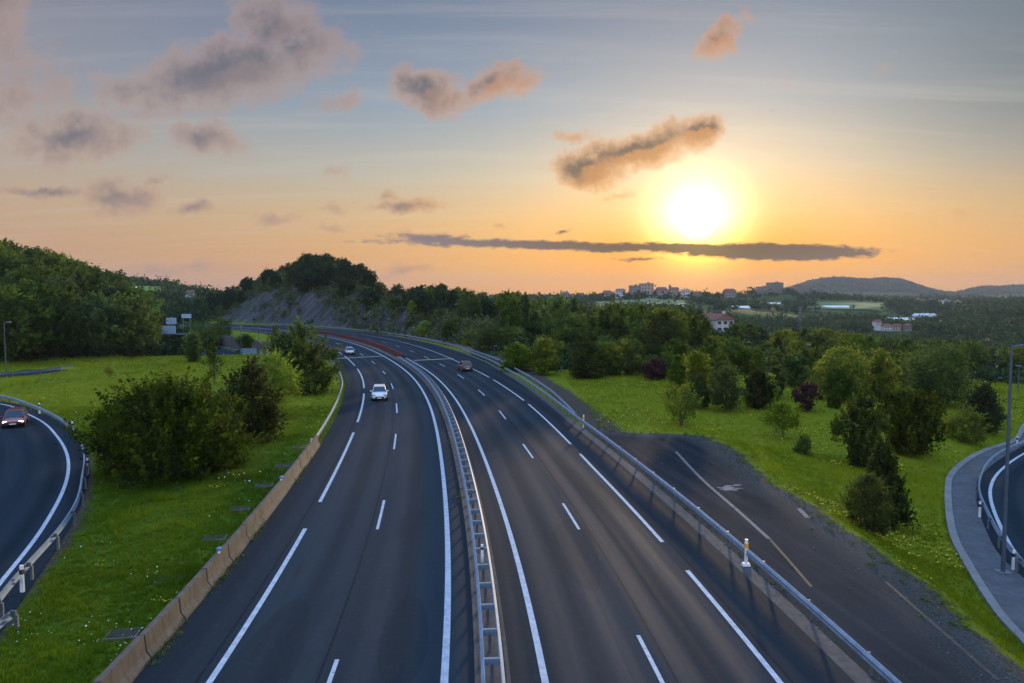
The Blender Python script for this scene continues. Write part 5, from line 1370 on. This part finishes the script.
# white house in the wood
x = xat(720, 290); house('white house with red tiled roof standing among the valley trees', x, 290, gy(0, 332, 290), 7.5, 8, 4.8, R(14), 'wall_white', 'roof_red', 2, 3, chimney=True, ridge=.28)
house('tiled roof cottage just left of the white house among trees', xat(707, 300), 300, gy(0, 326, 300), 7, 6, 3.2, R(10), 'wall_cream', 'roof_red', 1, 2)
V_ = [  # px, roof y, base y, width px, wall, roof, flat, storeys, label
 (565, 291.5, 300, 7, 'wall_grey', 'roof_grey', 0, 2, 'leftmost grey house of the ridge village'),
 (573, 294, 300, 5, 'wall_cream', 'roof_red', 0, 2, 'small cream house beside the leftmost grey one on the ridge'),
 (581, 293, 300, 6, 'wall_grey', 'roof_red', 0, 2, 'house with reddish roof near the left end of the ridge village'),
 (607, 291, 299, 9, 'wall_cream', 'roof_red', 0, 2, 'cream house left of the terraced blocks of the ridge village'),
 (620, 289, 298, 9, 'wall_white', 'roof_grey', 0, 3, 'pale three storey house at the foot of the tall village block'),
 (634, 286, 297, 10, 'wall_grey', 'roof_grey', 1, 4, 'grey flat roofed block adjoining the tall village block'),
 (646, 284, 297, 13, 'wall_cream', 'roof_grey', 1, 4, 'tallest apartment block in the middle of the ridge village'),
 (661, 288, 297, 11, 'wall_grey', 'roof_red', 0, 3, 'house right of the tallest village block'),
 (674, 287.5, 297, 9, 'wall_cream', 'roof_red', 0, 3, 'village house beside the church tower'),
 (685, 290, 297, 9, 'wall_white', 'roof_grey', 1, 2, 'low white building right of the church tower'),
 (697, 292, 298, 8, 'wall_grey', 'roof_red', 0, 2, 'house directly under the setting sun'),
 (729, 290, 297, 11, 'wall_grey', 'roof_red', 0, 2, 'lone house on the tree line right of the sun'),
 (466, 292, 300, 10, 'wall_grey', 'roof_grey', 0, 2, 'pale house behind the trees above the outer rail'),
 (484, 292.5, 299, 7, 'wall_cream', 'roof_red', 0, 2, 'house left of the dark tree mass above the bend'),
]
for px_, ry, by, wp, wl, rf, fl, stn, lb in V_:
    Y_ = 1180; w = wp / F * Y_; h = (by - ry) / F * Y_ * (1 if fl else .78); house(lb, xat(px_, Y_), Y_, gy(0, by, Y_), w, w * .8, h, R(rnd.uniform(-12, 12)), wl, rf, stn, 4, bool(fl), group=None, cat='block of flats' if fl and stn > 2 else 'house', name='apartment_block' if fl and stn > 2 else 'house')
# church tower
r = empty('church_tower', (xat(669.5, 1185), 1185, gy(0, 297, 1185))); tag(r, 'small church tower with pointed top on the village ridge', 'church tower')
MB().box((0, 0, 6), (3.6, 3.6, 20)).build('tower', M['wall_grey'], r); MB().box((0, 0, 18), (3.8, 3.8, 4), taper=.15).build('spire', M['roof_grey'], r)
for px_, ry, by, wp, stn, lb in [(762, 287, 293, 12, 3, 'low apartment block at the left end of the hilltop group'), (774, 283, 293, 14, 6, 'wide tower block on the hilltop left of its twin'), (801, 286, 296.5, 13, 6, 'tower block on the hilltop farthest right')]:
    Y_ = 1500; w = wp / F * Y_; house(lb, xat(px_, Y_), Y_, gy(0, by, Y_), w, w * .7, (by - ry) / F * Y_, R(rnd.uniform(-20, 20)), 'wall_grey', 'roof_grey', stn, 6, True, cat='block of flats', name='apartment_block', balc=True)
for px_, ry, by, wp, wl, lb in [(884, 298, 304, 12, 'wall_brick', 'red brick block of the far right suburb'), (902, 300, 304, 9, 'wall_grey', 'grey block beside the red brick one in the far right suburb'), (916, 299, 305, 8, 'wall_cream', 'cream block in the middle of the far right suburb'),
                               (928, 299, 305, 10, 'wall_brick', 'brown block left of the pale ones in the far suburb'), (944, 300, 306, 9, 'wall_white', 'white block of the far suburb with low roof'), (956, 301, 306, 8, 'wall_cream', 'rightmost cream block beyond the greenhouses'), (1010, 301, 306, 12, 'wall_grey', 'grey building at the far right edge under the mountains'), (870, 300, 305, 8, 'wall_grey', 'small grey building left of the red brick block')]:
    Y_ = 1750; w = wp / F * Y_; house(lb, xat(px_, Y_), Y_, gy(0, by, Y_), w, w * .7, (by - ry) / F * Y_, R(rnd.uniform(-20, 20)), wl, 'roof_red' if rnd.random() < .5 else 'roof_grey', 4, 5, True, cat='building', name='town_building')
for px_, ry, by, wp, wl, lb in [(877, 319.5, 326, 10, 'wall_white', 'white house with red roof left of the valley hamlet'), (886, 324, 331, 14, 'wall_white', 'long white house of the valley hamlet'), (897, 324, 330, 11, 'wall_cream', 'cream house of the valley hamlet'), (908, 324, 329, 10, 'wall_grey', 'grey house at the right of the valley hamlet'), (889, 331, 336, 9, 'wall_white', 'lowest white house of the valley hamlet'), (192, 291, 297, 14, 'wall_white', 'white house with red roof in the gap left of the rocky hill')]:
    Y_ = 620 if px_ > 500 else 560; w = wp / F * Y_ * .72; house(lb, xat(px_, Y_), Y_, gy(0, by, Y_), w, w * .7, (by - ry) / F * Y_ * .7, R(rnd.uniform(-38, 38)), wl, 'roof_red', 2, 3)
# greenhouses
def greenhouse(label, px_, py_, wp, hp, Y_, n=1):
    r = empty('greenhouse', (xat(px_, Y_), Y_, gy(0, py_, Y_)), R(rnd.uniform(-6, 6))); tag(r, label, 'greenhouse')
    w = wp / F * Y_ / n; h = hp / F * Y_
    for k in range(n):
        a = [(w * .5 * math.cos(t), h * math.sin(t)) for t in np.linspace(0, math.pi, 9)]
        mb = MB(); m_ = len(a); cx = (k - (n - 1) / 2) * w
        if n == 1: # long tunnel across view
            for X in (-w / 2, w / 2):
                for q in a: mb.v.append((X, q[0] / (w * .5) * 7, q[1]))
        else:
            for Yy in (-15, 15):
                for q in a: mb.v.append((cx + q[0] * .98, Yy, q[1]))
        mb.v += []
        for j in range(m_ - 1): mb.f.append([j, j + 1, m_ + j + 1, m_ + j])
        mb.f.append(list(range(m_))[::-1]); mb.f.append([m_ + j for j in range(m_)])
        mb.build('tunnel', M['glasshouse'], r)
    MB().box((0, 0, -1.9), (wp / F * Y_, 12, 4)).build('base_wall', M['wall_white'], r)
greenhouse('long low greenhouse on the meadow below the tower blocks', 835, 308.5, 25, 3, 1150)
greenhouse('white domed greenhouse left of the long one', 775, 305.5, 12, 3, 1250, 2)
greenhouse('grey roofed greenhouse right of the white house chimney', 739, 309, 20, 3.2, 1050)
greenhouse('long white greenhouse in front of the suburb', 901, 320, 27, 2.6, 1000)
greenhouse('bright white row of greenhouses at the end of the long one', 925, 317, 19, 3.6, 1050, 3)
greenhouse('tiny pale greenhouse above the field in the left gap', 142, 288, 10, 1.8, 640)
# meadows (patches draped on terrain)
def meadow(name, label, quad, col, n=14):
    q = [np.array(p) for p in quad]; V = []; 
    for i in range(n + 1):
        for j in range(n + 1):
            a = q[0] * (1 - i / n) + q[1] * (i / n); b = q[3] * (1 - i / n) + q[2] * (i / n); p = a * (1 - j / n) + b * (j / n); V.append(p)
    V = np.array(V); V += rng.normal(0, 1.5, V.shape); Z = terrain(V[:, 0], V[:, 1]) + 1.2
    i = (np.arange(n)[:, None] * (n + 1) + np.arange(n)[None, :]); Fq = np.stack([i, i + n + 1, i + n + 2, i + 1], -1).reshape(-1, 4)
    m = simple('meadow_' + name, col, .95, .2, .02); tag(link(name, mesh_np(name, np.c_[V, Z], Fq, m)), label, kind='structure')
def mq(p0, p1, Y0, Y1): return [(xat(p0, Y0), Y0), (xat(p1, Y0), Y0), (xat(p1, Y1), Y1), (xat(p0, Y1), Y1)]
meadow('meadow', 'pale green meadow below the ridge village', mq(596, 684, 830, 1050), (.12, .16, .06))
meadow('meadow', 'meadow below the tower blocks', mq(806, 888, 1080, 1290), (.08, .15, .04))
meadow('meadow', 'yellowish meadow before the far suburb', mq(945, 985, 1380, 1560), (.19, .18, .07))
meadow('meadow', 'small bright field in the gap left of the rocky hill', mq(143, 164, 570, 670), (.12, .22, .03))
# pylon
def pylon(px_, top, base, Y_):
    z = gy(0, base, Y_); h = (base - top) / F * Y_; r = empty('power_pylon', (xat(px_, Y_), Y_, z)); tag(r, 'lattice power pylon on the hazy hillside', 'pylon')
    mb = MB(); b = h * .09; tp = h * .02
    for sx, sy in ((-1, -1), (1, -1), (1, 1), (-1, 1)): mb.tube([(sx * b, sy * b, -2), (sx * tp, sy * tp, h)], [.28, .18], 4)
    for k in range(9):
        t0, t1 = k / 9, (k + 1) / 9; w0 = b + (tp - b) * t0; w1 = b + (tp - b) * t1
        for q in range(4):
            A = [(-1, -1), (1, -1), (1, 1), (-1, 1)][q]; B = [(1, -1), (1, 1), (-1, 1), (-1, -1)][q]
            mb.tube([(A[0] * w0, A[1] * w0, t0 * h), (B[0] * w1, B[1] * w1, t1 * h)], .12, 3, False); mb.tube([(B[0] * w0, B[1] * w0, t0 * h), (A[0] * w1, A[1] * w1, t1 * h)], .12, 3, False)
    mb.build('lattice_mast', M['steel_dark'], r)
    for k in (.72, .84, .95): MB().box((0, 0, h * k), (h * .26, .4, .35)).build('cross_arm', M['steel_dark'], r)
pylon(800, 307, 328, 700)
# far right strip of road with blue barrier
x0, Y0 = xat(985, 118), 118; zz = gz(x0, Y0)
tag(MB().sweep(np.array([(xat(955, 120), 120.), (xat(985, 118), 118.), (xat(1030, 114), 114.)]), [(-.1, 0), (.1, 0), (.1, .9), (-.1, .9)], H - (404 - YH) / F * 118).build('road_parapet', M['panel_blue']), 'bluish parapet of a far road below the small lamp at right', 'parapet')
tag(MB().sweep(np.array([(xat(806, 122), 122.), (xat(818, 121), 121.), (xat(834, 120), 120.)]), [(-.1, 0), (.1, 0), (.1, 1.9), (-.1, 1.9)], H - (385 - YH) / F * 121).build('road_parapet', M['panel_blue']), 'bluish parapet glimpsed between the oval tree and the broad pale tree', 'parapet')

# ------------------------------------------------------------------ WORLD
sdir = Vector(ray(697, 222)).normalized(); SUN_EL = math.asin(sdir.z); SUN_AZ = math.atan2(sdir.x, sdir.y)
w = bpy.data.worlds.new('World'); sc.world = w; w.use_nodes = True; nt = w.node_tree
for n_ in list(nt.nodes): nt.nodes.remove(n_)
g = N(nt); out = g.n('ShaderNodeOutputWorld'); bg = g.n('ShaderNodeBackground'); bg.inputs[1].default_value = .1
D = g.n('ShaderNodeTexCoord').outputs['Generated']
sep = g.n('ShaderNodeSeparateXYZ'); g.L(D, sep.inputs[0]); dx, dy, dz = sep.outputs
sky = g.n('ShaderNodeTexSky'); sky.sky_type = 'NISHITA'; sky.sun_disc = False; sky.sun_elevation = SUN_EL; sky.sun_rotation = SUN_AZ
sky.air_density = 1.3; sky.dust_density = 2.0; sky.ozone_density = 1.5
dot = g.n('ShaderNodeVectorMath', operation='DOT_PRODUCT'); g.L(D, dot.inputs[0]); dot.inputs[1].default_value = sdir
ca = g.m('MINIMUM', dot.outputs['Value'], 1.0); ang = g.m('MULTIPLY', g.m('ARCCOSINE', ca), 180 / math.pi)   # degrees from the sun
# air colour by elevation (sky radiance x10, background strength is .1)
S = 10.
def lin(r_, g_, b_): return tuple((c / 255 / 12.92 if c / 255 <= .04045 else ((c / 255 + .055) / 1.055) ** 2.4) for c in (r_, g_, b_))
grad = g.ramp(g.m('MULTIPLY', g.m('MAXIMUM', dz, 0), 1.0), [(0., lin(226, 152, 78)), (.05, lin(224, 166, 102)), (.105, lin(214, 184, 142)), (.16, lin(184, 188, 180)), (.24, lin(126, 160, 188)), (.38, lin(62, 108, 156)), (.62, lin(108, 148, 196)), (1., lin(118, 160, 216))])
# cooler / darker away from the sun, warmer toward it
away = g.mapr(ang, 10, 62); grad = g.mix(g.m('MULTIPLY', away, .62), grad, g.mix(g.m('MAXIMUM', dz, 0), lin(196, 160, 140), lin(46, 92, 146)))
rightside = g.m('MULTIPLY', g.mapr(g.m('DIVIDE', dx, g.m('MAXIMUM', dy, .05)), .30, .75), g.mapr(dz, .02, .25)); grad = g.mix(g.m('MULTIPLY', rightside, .8), grad, lin(74, 104, 124))
# streaky cirrus
cm = g.n('ShaderNodeCombineXYZ'); inv = g.m('DIVIDE', 1.0, g.m('ADD', g.m('MAXIMUM', dz, 0), .12)); g.L(g.m('MULTIPLY', dx, inv), cm.inputs[0]); g.L(g.m('MULTIPLY', dy, inv), cm.inputs[1])
cir = g.noise(g.scale(cm.outputs[0], (.5, 4.0, 1)), 1.2, 6, .6, .5)
grad = g.mix(g.m('MULTIPLY', g.mapr(cir, .45, .75), .22), grad, lin(212, 208, 200))
tot = g.mix(.18, grad, g.scale(sky.outputs[0], (.1, .1, .1)))   # Nishita share
# sun glow (real radiance round the low sun)
def glow(width, col, k, power=1.):
    e = g.m('EXPONENT', g.m('MULTIPLY', g.m('POWER', g.m('DIVIDE', ang, width), power), -1))
    o = g.n('ShaderNodeVectorMath', operation='SCALE'); o.inputs[0].default_value = col; g.L(g.m('MULTIPLY', e, k), o.inputs['Scale']); return o.outputs[0], e
def add(a_, b_):
    o = g.n('ShaderNodeVectorMath', operation='ADD'); g.L(a_, o.inputs[0]); g.L(b_, o.inputs[1]); return o.outputs[0]
# yellow-orange band close to the horizon below the sun
hz = g.mapr(dz, .135, .01); nearsun = g.m('EXPONENT', g.m('MULTIPLY', g.m('POWER', g.m('DIVIDE', ang, 9.5), 1.6), -1))
tot = g.mix(g.m('MULTIPLY', g.m('MULTIPLY', hz, nearsun), .95), tot, lin(255, 176, 0))
hz2 = g.mapr(dz, .2, .02); ns2 = g.m('EXPONENT', g.m('MULTIPLY', g.m('DIVIDE', ang, 17), -1))
tot = g.mix(g.m('MULTIPLY', g.m('MULTIPLY', hz2, ns2), .8), tot, lin(252, 176, 40))
halo, _ = glow(9., (.30, .20, .07), 1.0, 1.0); tot = add(tot, halo)
h2, _ = glow(2.3, (4.2, 3.3, 1.9), 1.0, 1.6); tot_sun = add(tot, h2)
# clouds: blobs in direction space (u = x/y, v = z/y), forward half only
dyc = g.m('MAXIMUM', dy, .02); uvw = g.n('ShaderNodeCombineXYZ'); g.L(g.m('DIVIDE', dx, dyc), uvw.inputs[0]); g.L(g.m('DIVIDE', dz, dyc), uvw.inputs[1])
base_uv = uvw.outputs[0]
wn = g.n('ShaderNodeTexNoise'); wn.inputs['Scale'].default_value = 16; wn.inputs['Detail'].default_value = 5; wn.inputs['Roughness'].default_value = .6; g.L(base_uv, wn.inputs['Vector'])
off_ = g.n('ShaderNodeVectorMath', operation='SUBTRACT'); g.L(wn.outputs['Color'], off_.inputs[0]); off_.inputs[1].default_value = (.5, .5, .5)
warp = add(base_uv, g.scale(off_.outputs[0], (.065, .045, 0)))
warp_small = add(base_uv, g.scale(off_.outputs[0], (.05, .014, 0)))
def uv_of(px_, py_): d = ray(px_, py_); return d[0] / d[1], d[2] / d[1]
def blobs(lst, wp):
    cur = None
    for px_, py_, ax, ay, rot, st in lst:
        u, v_ = uv_of(px_, py_); mp = g.n('ShaderNodeMapping', vector_type='TEXTURE'); g.L(wp, mp.inputs[0])
        mp.inputs['Location'].default_value = (u, v_, 0); mp.inputs['Rotation'].default_value = (0, 0, R(rot)); mp.inputs['Scale'].default_value = (ax / F * 1.25, ay / F * 1.25, 1)
        gt = g.n('ShaderNodeTexGradient', gradient_type='SPHERICAL'); g.L(mp.outputs[0], gt.inputs[0]); q = g.m('MULTIPLY', gt.outputs['Fac'], st)
        cur = q if cur is None else g.m('MAXIMUM', cur, q)
    return cur
SOFT = [(15, 90, 85, 80, 0, .50), (-20, 15, 60, 60, 0, .8), (225, 72, 135, 40, 12, 1.0), (275, 28, 55, 40, 0, .85), (140, 88, 70, 26, 0, .6), (300, 52, 66, 36, 0, .8), (180, 84, 70, 26, 10, .8), (340, 100, 50, 14, 10, .45),
              (428, 90, 50, 26, -18, .95), (497, 84, 52, 20, 15, .9), (78, 136, 76, 28, 4, .95), (62, 158, 50, 16, 0, .6), (206, 137, 46, 22, -8, .85),
              (124, 198, 50, 22, 0, .85), (155, 179, 22, 7, 0, .6), (198, 211, 30, 10, 0, .75), (408, 205, 52, 10, 0, .75), (390, 193, 16, 8, 0, .7), (280, 217, 30, 10, 0, .6), (330, 208, 24, 9, 0, .5), (326, 228, 32, 7, 0, .5), (115, 234, 16, 5, 0, .5),
              (500, 224, 14, 6, 0, .5), (640, 150, 95, 23, 14, 1.1), (590, 166, 46, 22, 0, 1.15), (702, 133, 30, 20, 30, 1.0), (725, 38, 36, 18, 42, .75), (570, 135, 40, 9, 0, .5), (790, 78, 50, 18, 10, .2), (620, 195, 22, 6, 0, .45),
              (330, 172, 28, 9, 0, .45), (900, 60, 110, 30, 8, .15), (960, 215, 70, 8, 0, .25), (1080, 120, 80, 20, 0, .5), (45, 193, 60, 9, 0, .85), (170, 269, 95, 10, 1, .5), (406, 268, 44, 10, 0, .55), (100, 150, 40, 14, 0, .5), (420, 238, 40, 8, 0, .5), (-120, 150, 90, 30, 0, .8)]
wn2 = g.n('ShaderNodeTexNoise'); wn2.inputs['Scale'].default_value = 70; wn2.inputs['Detail'].default_value = 6; wn2.inputs['Roughness'].default_value = .65; g.L(base_uv, wn2.inputs['Vector'])
o2 = g.n('ShaderNodeVectorMath', operation='SUBTRACT'); g.L(wn2.outputs['Color'], o2.inputs[0]); o2.inputs[1].default_value = (.5, .5, .5)
warp = add(warp, g.scale(o2.outputs[0], (.020, .015, 0)))
soft = blobs(SOFT, warp)
us, vs = sdir.x / sdir.y, sdir.z / sdir.y
tosun = g.n('ShaderNodeVectorMath', operation='SUBTRACT'); tosun.inputs[0].default_value = (us, vs - .03, 0); g.L(base_uv, tosun.inputs[1])
tn = g.n('ShaderNodeVectorMath', operation='NORMALIZE'); g.L(tosun.outputs[0], tn.inputs[0])
soft2 = blobs(SOFT, add(warp, g.scale(tn.outputs[0], (.014, .014, 0))))
bars = blobs([(430, 240, 54, 6.5, -3, .6), (560, 246, 200, 5.5, -1.5, .8), (775, 251.5, 104, 8.5, 0, 1.25), (850, 252, 40, 5, 0, .5), (690, 249, 70, 6, -2, .9), (640, 259, 34, 2.5, 0, .4), (560, 232, 10, 3, 0, .4)], warp_small)
cn = g.noise(base_uv, 30, 9, .68, .1); cnb = g.noise(g.scale(base_uv, (1, 2.6, 1)), 60, 5, .6)
fw = g.mapr(dy, .05, .2)
d1 = g.m('MULTIPLY', g.mapr(g.m('ADD', soft, g.m('MULTIPLY', g.m('SUBTRACT', cn, .5), .95)), .14, .44), fw)
d2 = g.m('MULTIPLY', g.mapr(g.m('ADD', bars, g.m('MULTIPLY', g.m('SUBTRACT', cnb, .5), .8)), .08, .46), fw)
thick = g.mapr(g.m('ADD', soft, g.m('MULTIPLY', g.m('SUBTRACT', cn, .5), .9)), .22, .92)
# cloud colour: thin = lit warm, thick = purple grey; nearer the sun more contrast
warmc = g.mix(g.mapr(ang, 6, 32), lin(246, 164, 74), lin(190, 154, 134)); coolc = g.mix(g.mapr(ang, 5, 30), lin(104, 80, 58), lin(108, 106, 116))
sunny = g.mapr(g.m('SUBTRACT', soft, soft2), -.02, .30); shadow = g.m('MULTIPLY', thick, g.m('SUBTRACT', 1., g.m('MULTIPLY', sunny, .60)))
cc = g.mix(shadow, warmc, coolc)
tot_c = g.mix(g.m('MULTIPLY', d1, g.m('MULTIPLY_ADD', thick, .45, .40)), tot, cc)
barc = g.mix(g.mapr(ang, 3, 26), lin(98, 84, 66), lin(132, 118, 126))
lit = add(tot_c, h2)
tot_f = g.mix(g.m('MULTIPLY', d2, .93), lit, barc)
disc = g.m('MULTIPLY', g.mapr(ang, 1.5, .4), g.m('SUBTRACT', 1., g.m('MULTIPLY', d2, .97)))
dv = g.n('ShaderNodeVectorMath', operation='SCALE'); dv.inputs[0].default_value = (6, 5, 3.4); g.L(disc, dv.inputs['Scale'])
tot_f = add(tot_f, dv.outputs[0])
# second patch of light under the bar
under = g.m('MULTIPLY', g.mapr(dz, .055, .02), 1.0)
tm = g.n('ShaderNodeVectorMath', operation='MULTIPLY'); g.L(tot_f, tm.inputs[0]); tm.inputs[1].default_value = (1.0, .80, .10)
tot_f = g.mix(g.m('MULTIPLY', g.m('MULTIPLY', g.mapr(dz, .115, .05), nearsun), .95), tot_f, tm.outputs[0])
fin = g.n('ShaderNodeVectorMath', operation='SCALE'); g.L(tot_f, fin.inputs[0])
boost = g.m('ADD', g.m('MULTIPLY_ADD', g.mapr(dz, .42, .75), 4.2, 1.0), g.m('MULTIPLY', g.mapr(dy, 0, -.5), 2.8)); g.L(g.m('MULTIPLY', boost, S), fin.inputs['Scale'])  # unseen sky overhead and behind the camera brightened to light the ground
g.L(fin.outputs[0], bg.inputs[0]); g.L(bg.outputs[0], out.inputs[0])
w.cycles.sampling_method = 'MANUAL'; w.cycles.sample_map_resolution = 1024

# sun lamp
sl = bpy.data.lights.new('sun', 'SUN'); sl.energy = 4.6; sl.angle = R(3); sl.color = (1., .72, .42)
so = bpy.data.objects.new('sun', sl); COL.objects.link(so); so.rotation_euler = (-sdir).to_track_quat('-Z', 'Y').to_euler()

# haze
HZ = True
if HZ:
    mb = MB().box((0, 0, 55), (14300, 14300, 290)); m, nt, out = newmat('air'); g = N(nt)
    v = g.n('ShaderNodeVolumePrincipled'); v.inputs['Color'].default_value = (.50, .57, .68, 1); v.inputs['Density'].default_value = .00008; v.inputs['Anisotropy'].default_value = .1
    g.L(v.outputs[0], out.inputs['Volume']); tag(mb.build('haze', m), 'thin evening haze', kind='stuff')

# camera
cam = bpy.data.cameras.new('camera'); cam.lens = F / 1024 * 36; cam.sensor_width = 36; cam.clip_end = 20000; cam.clip_start = .1
co = bpy.data.objects.new('camera', cam); COL.objects.link(co); co.location = (0, 0, H); co.rotation_euler = (math.pi / 2 - PITCH, 0, 0); sc.camera = co
sc.view_settings.view_transform = 'Standard'; sc.view_settings.look = 'None'; sc.view_settings.exposure = 0; sc.view_settings.gamma = 1
sc.render.engine = 'CYCLES'; sc.cycles.use_denoising = True; sc.cycles.max_bounces = 6; sc.cycles.diffuse_bounces = 3; sc.cycles.glossy_bounces = 2; sc.cycles.transmission_bounces = 3; sc.cycles.volume_bounces = 0
sc.cycles.sample_clamp_indirect = 5
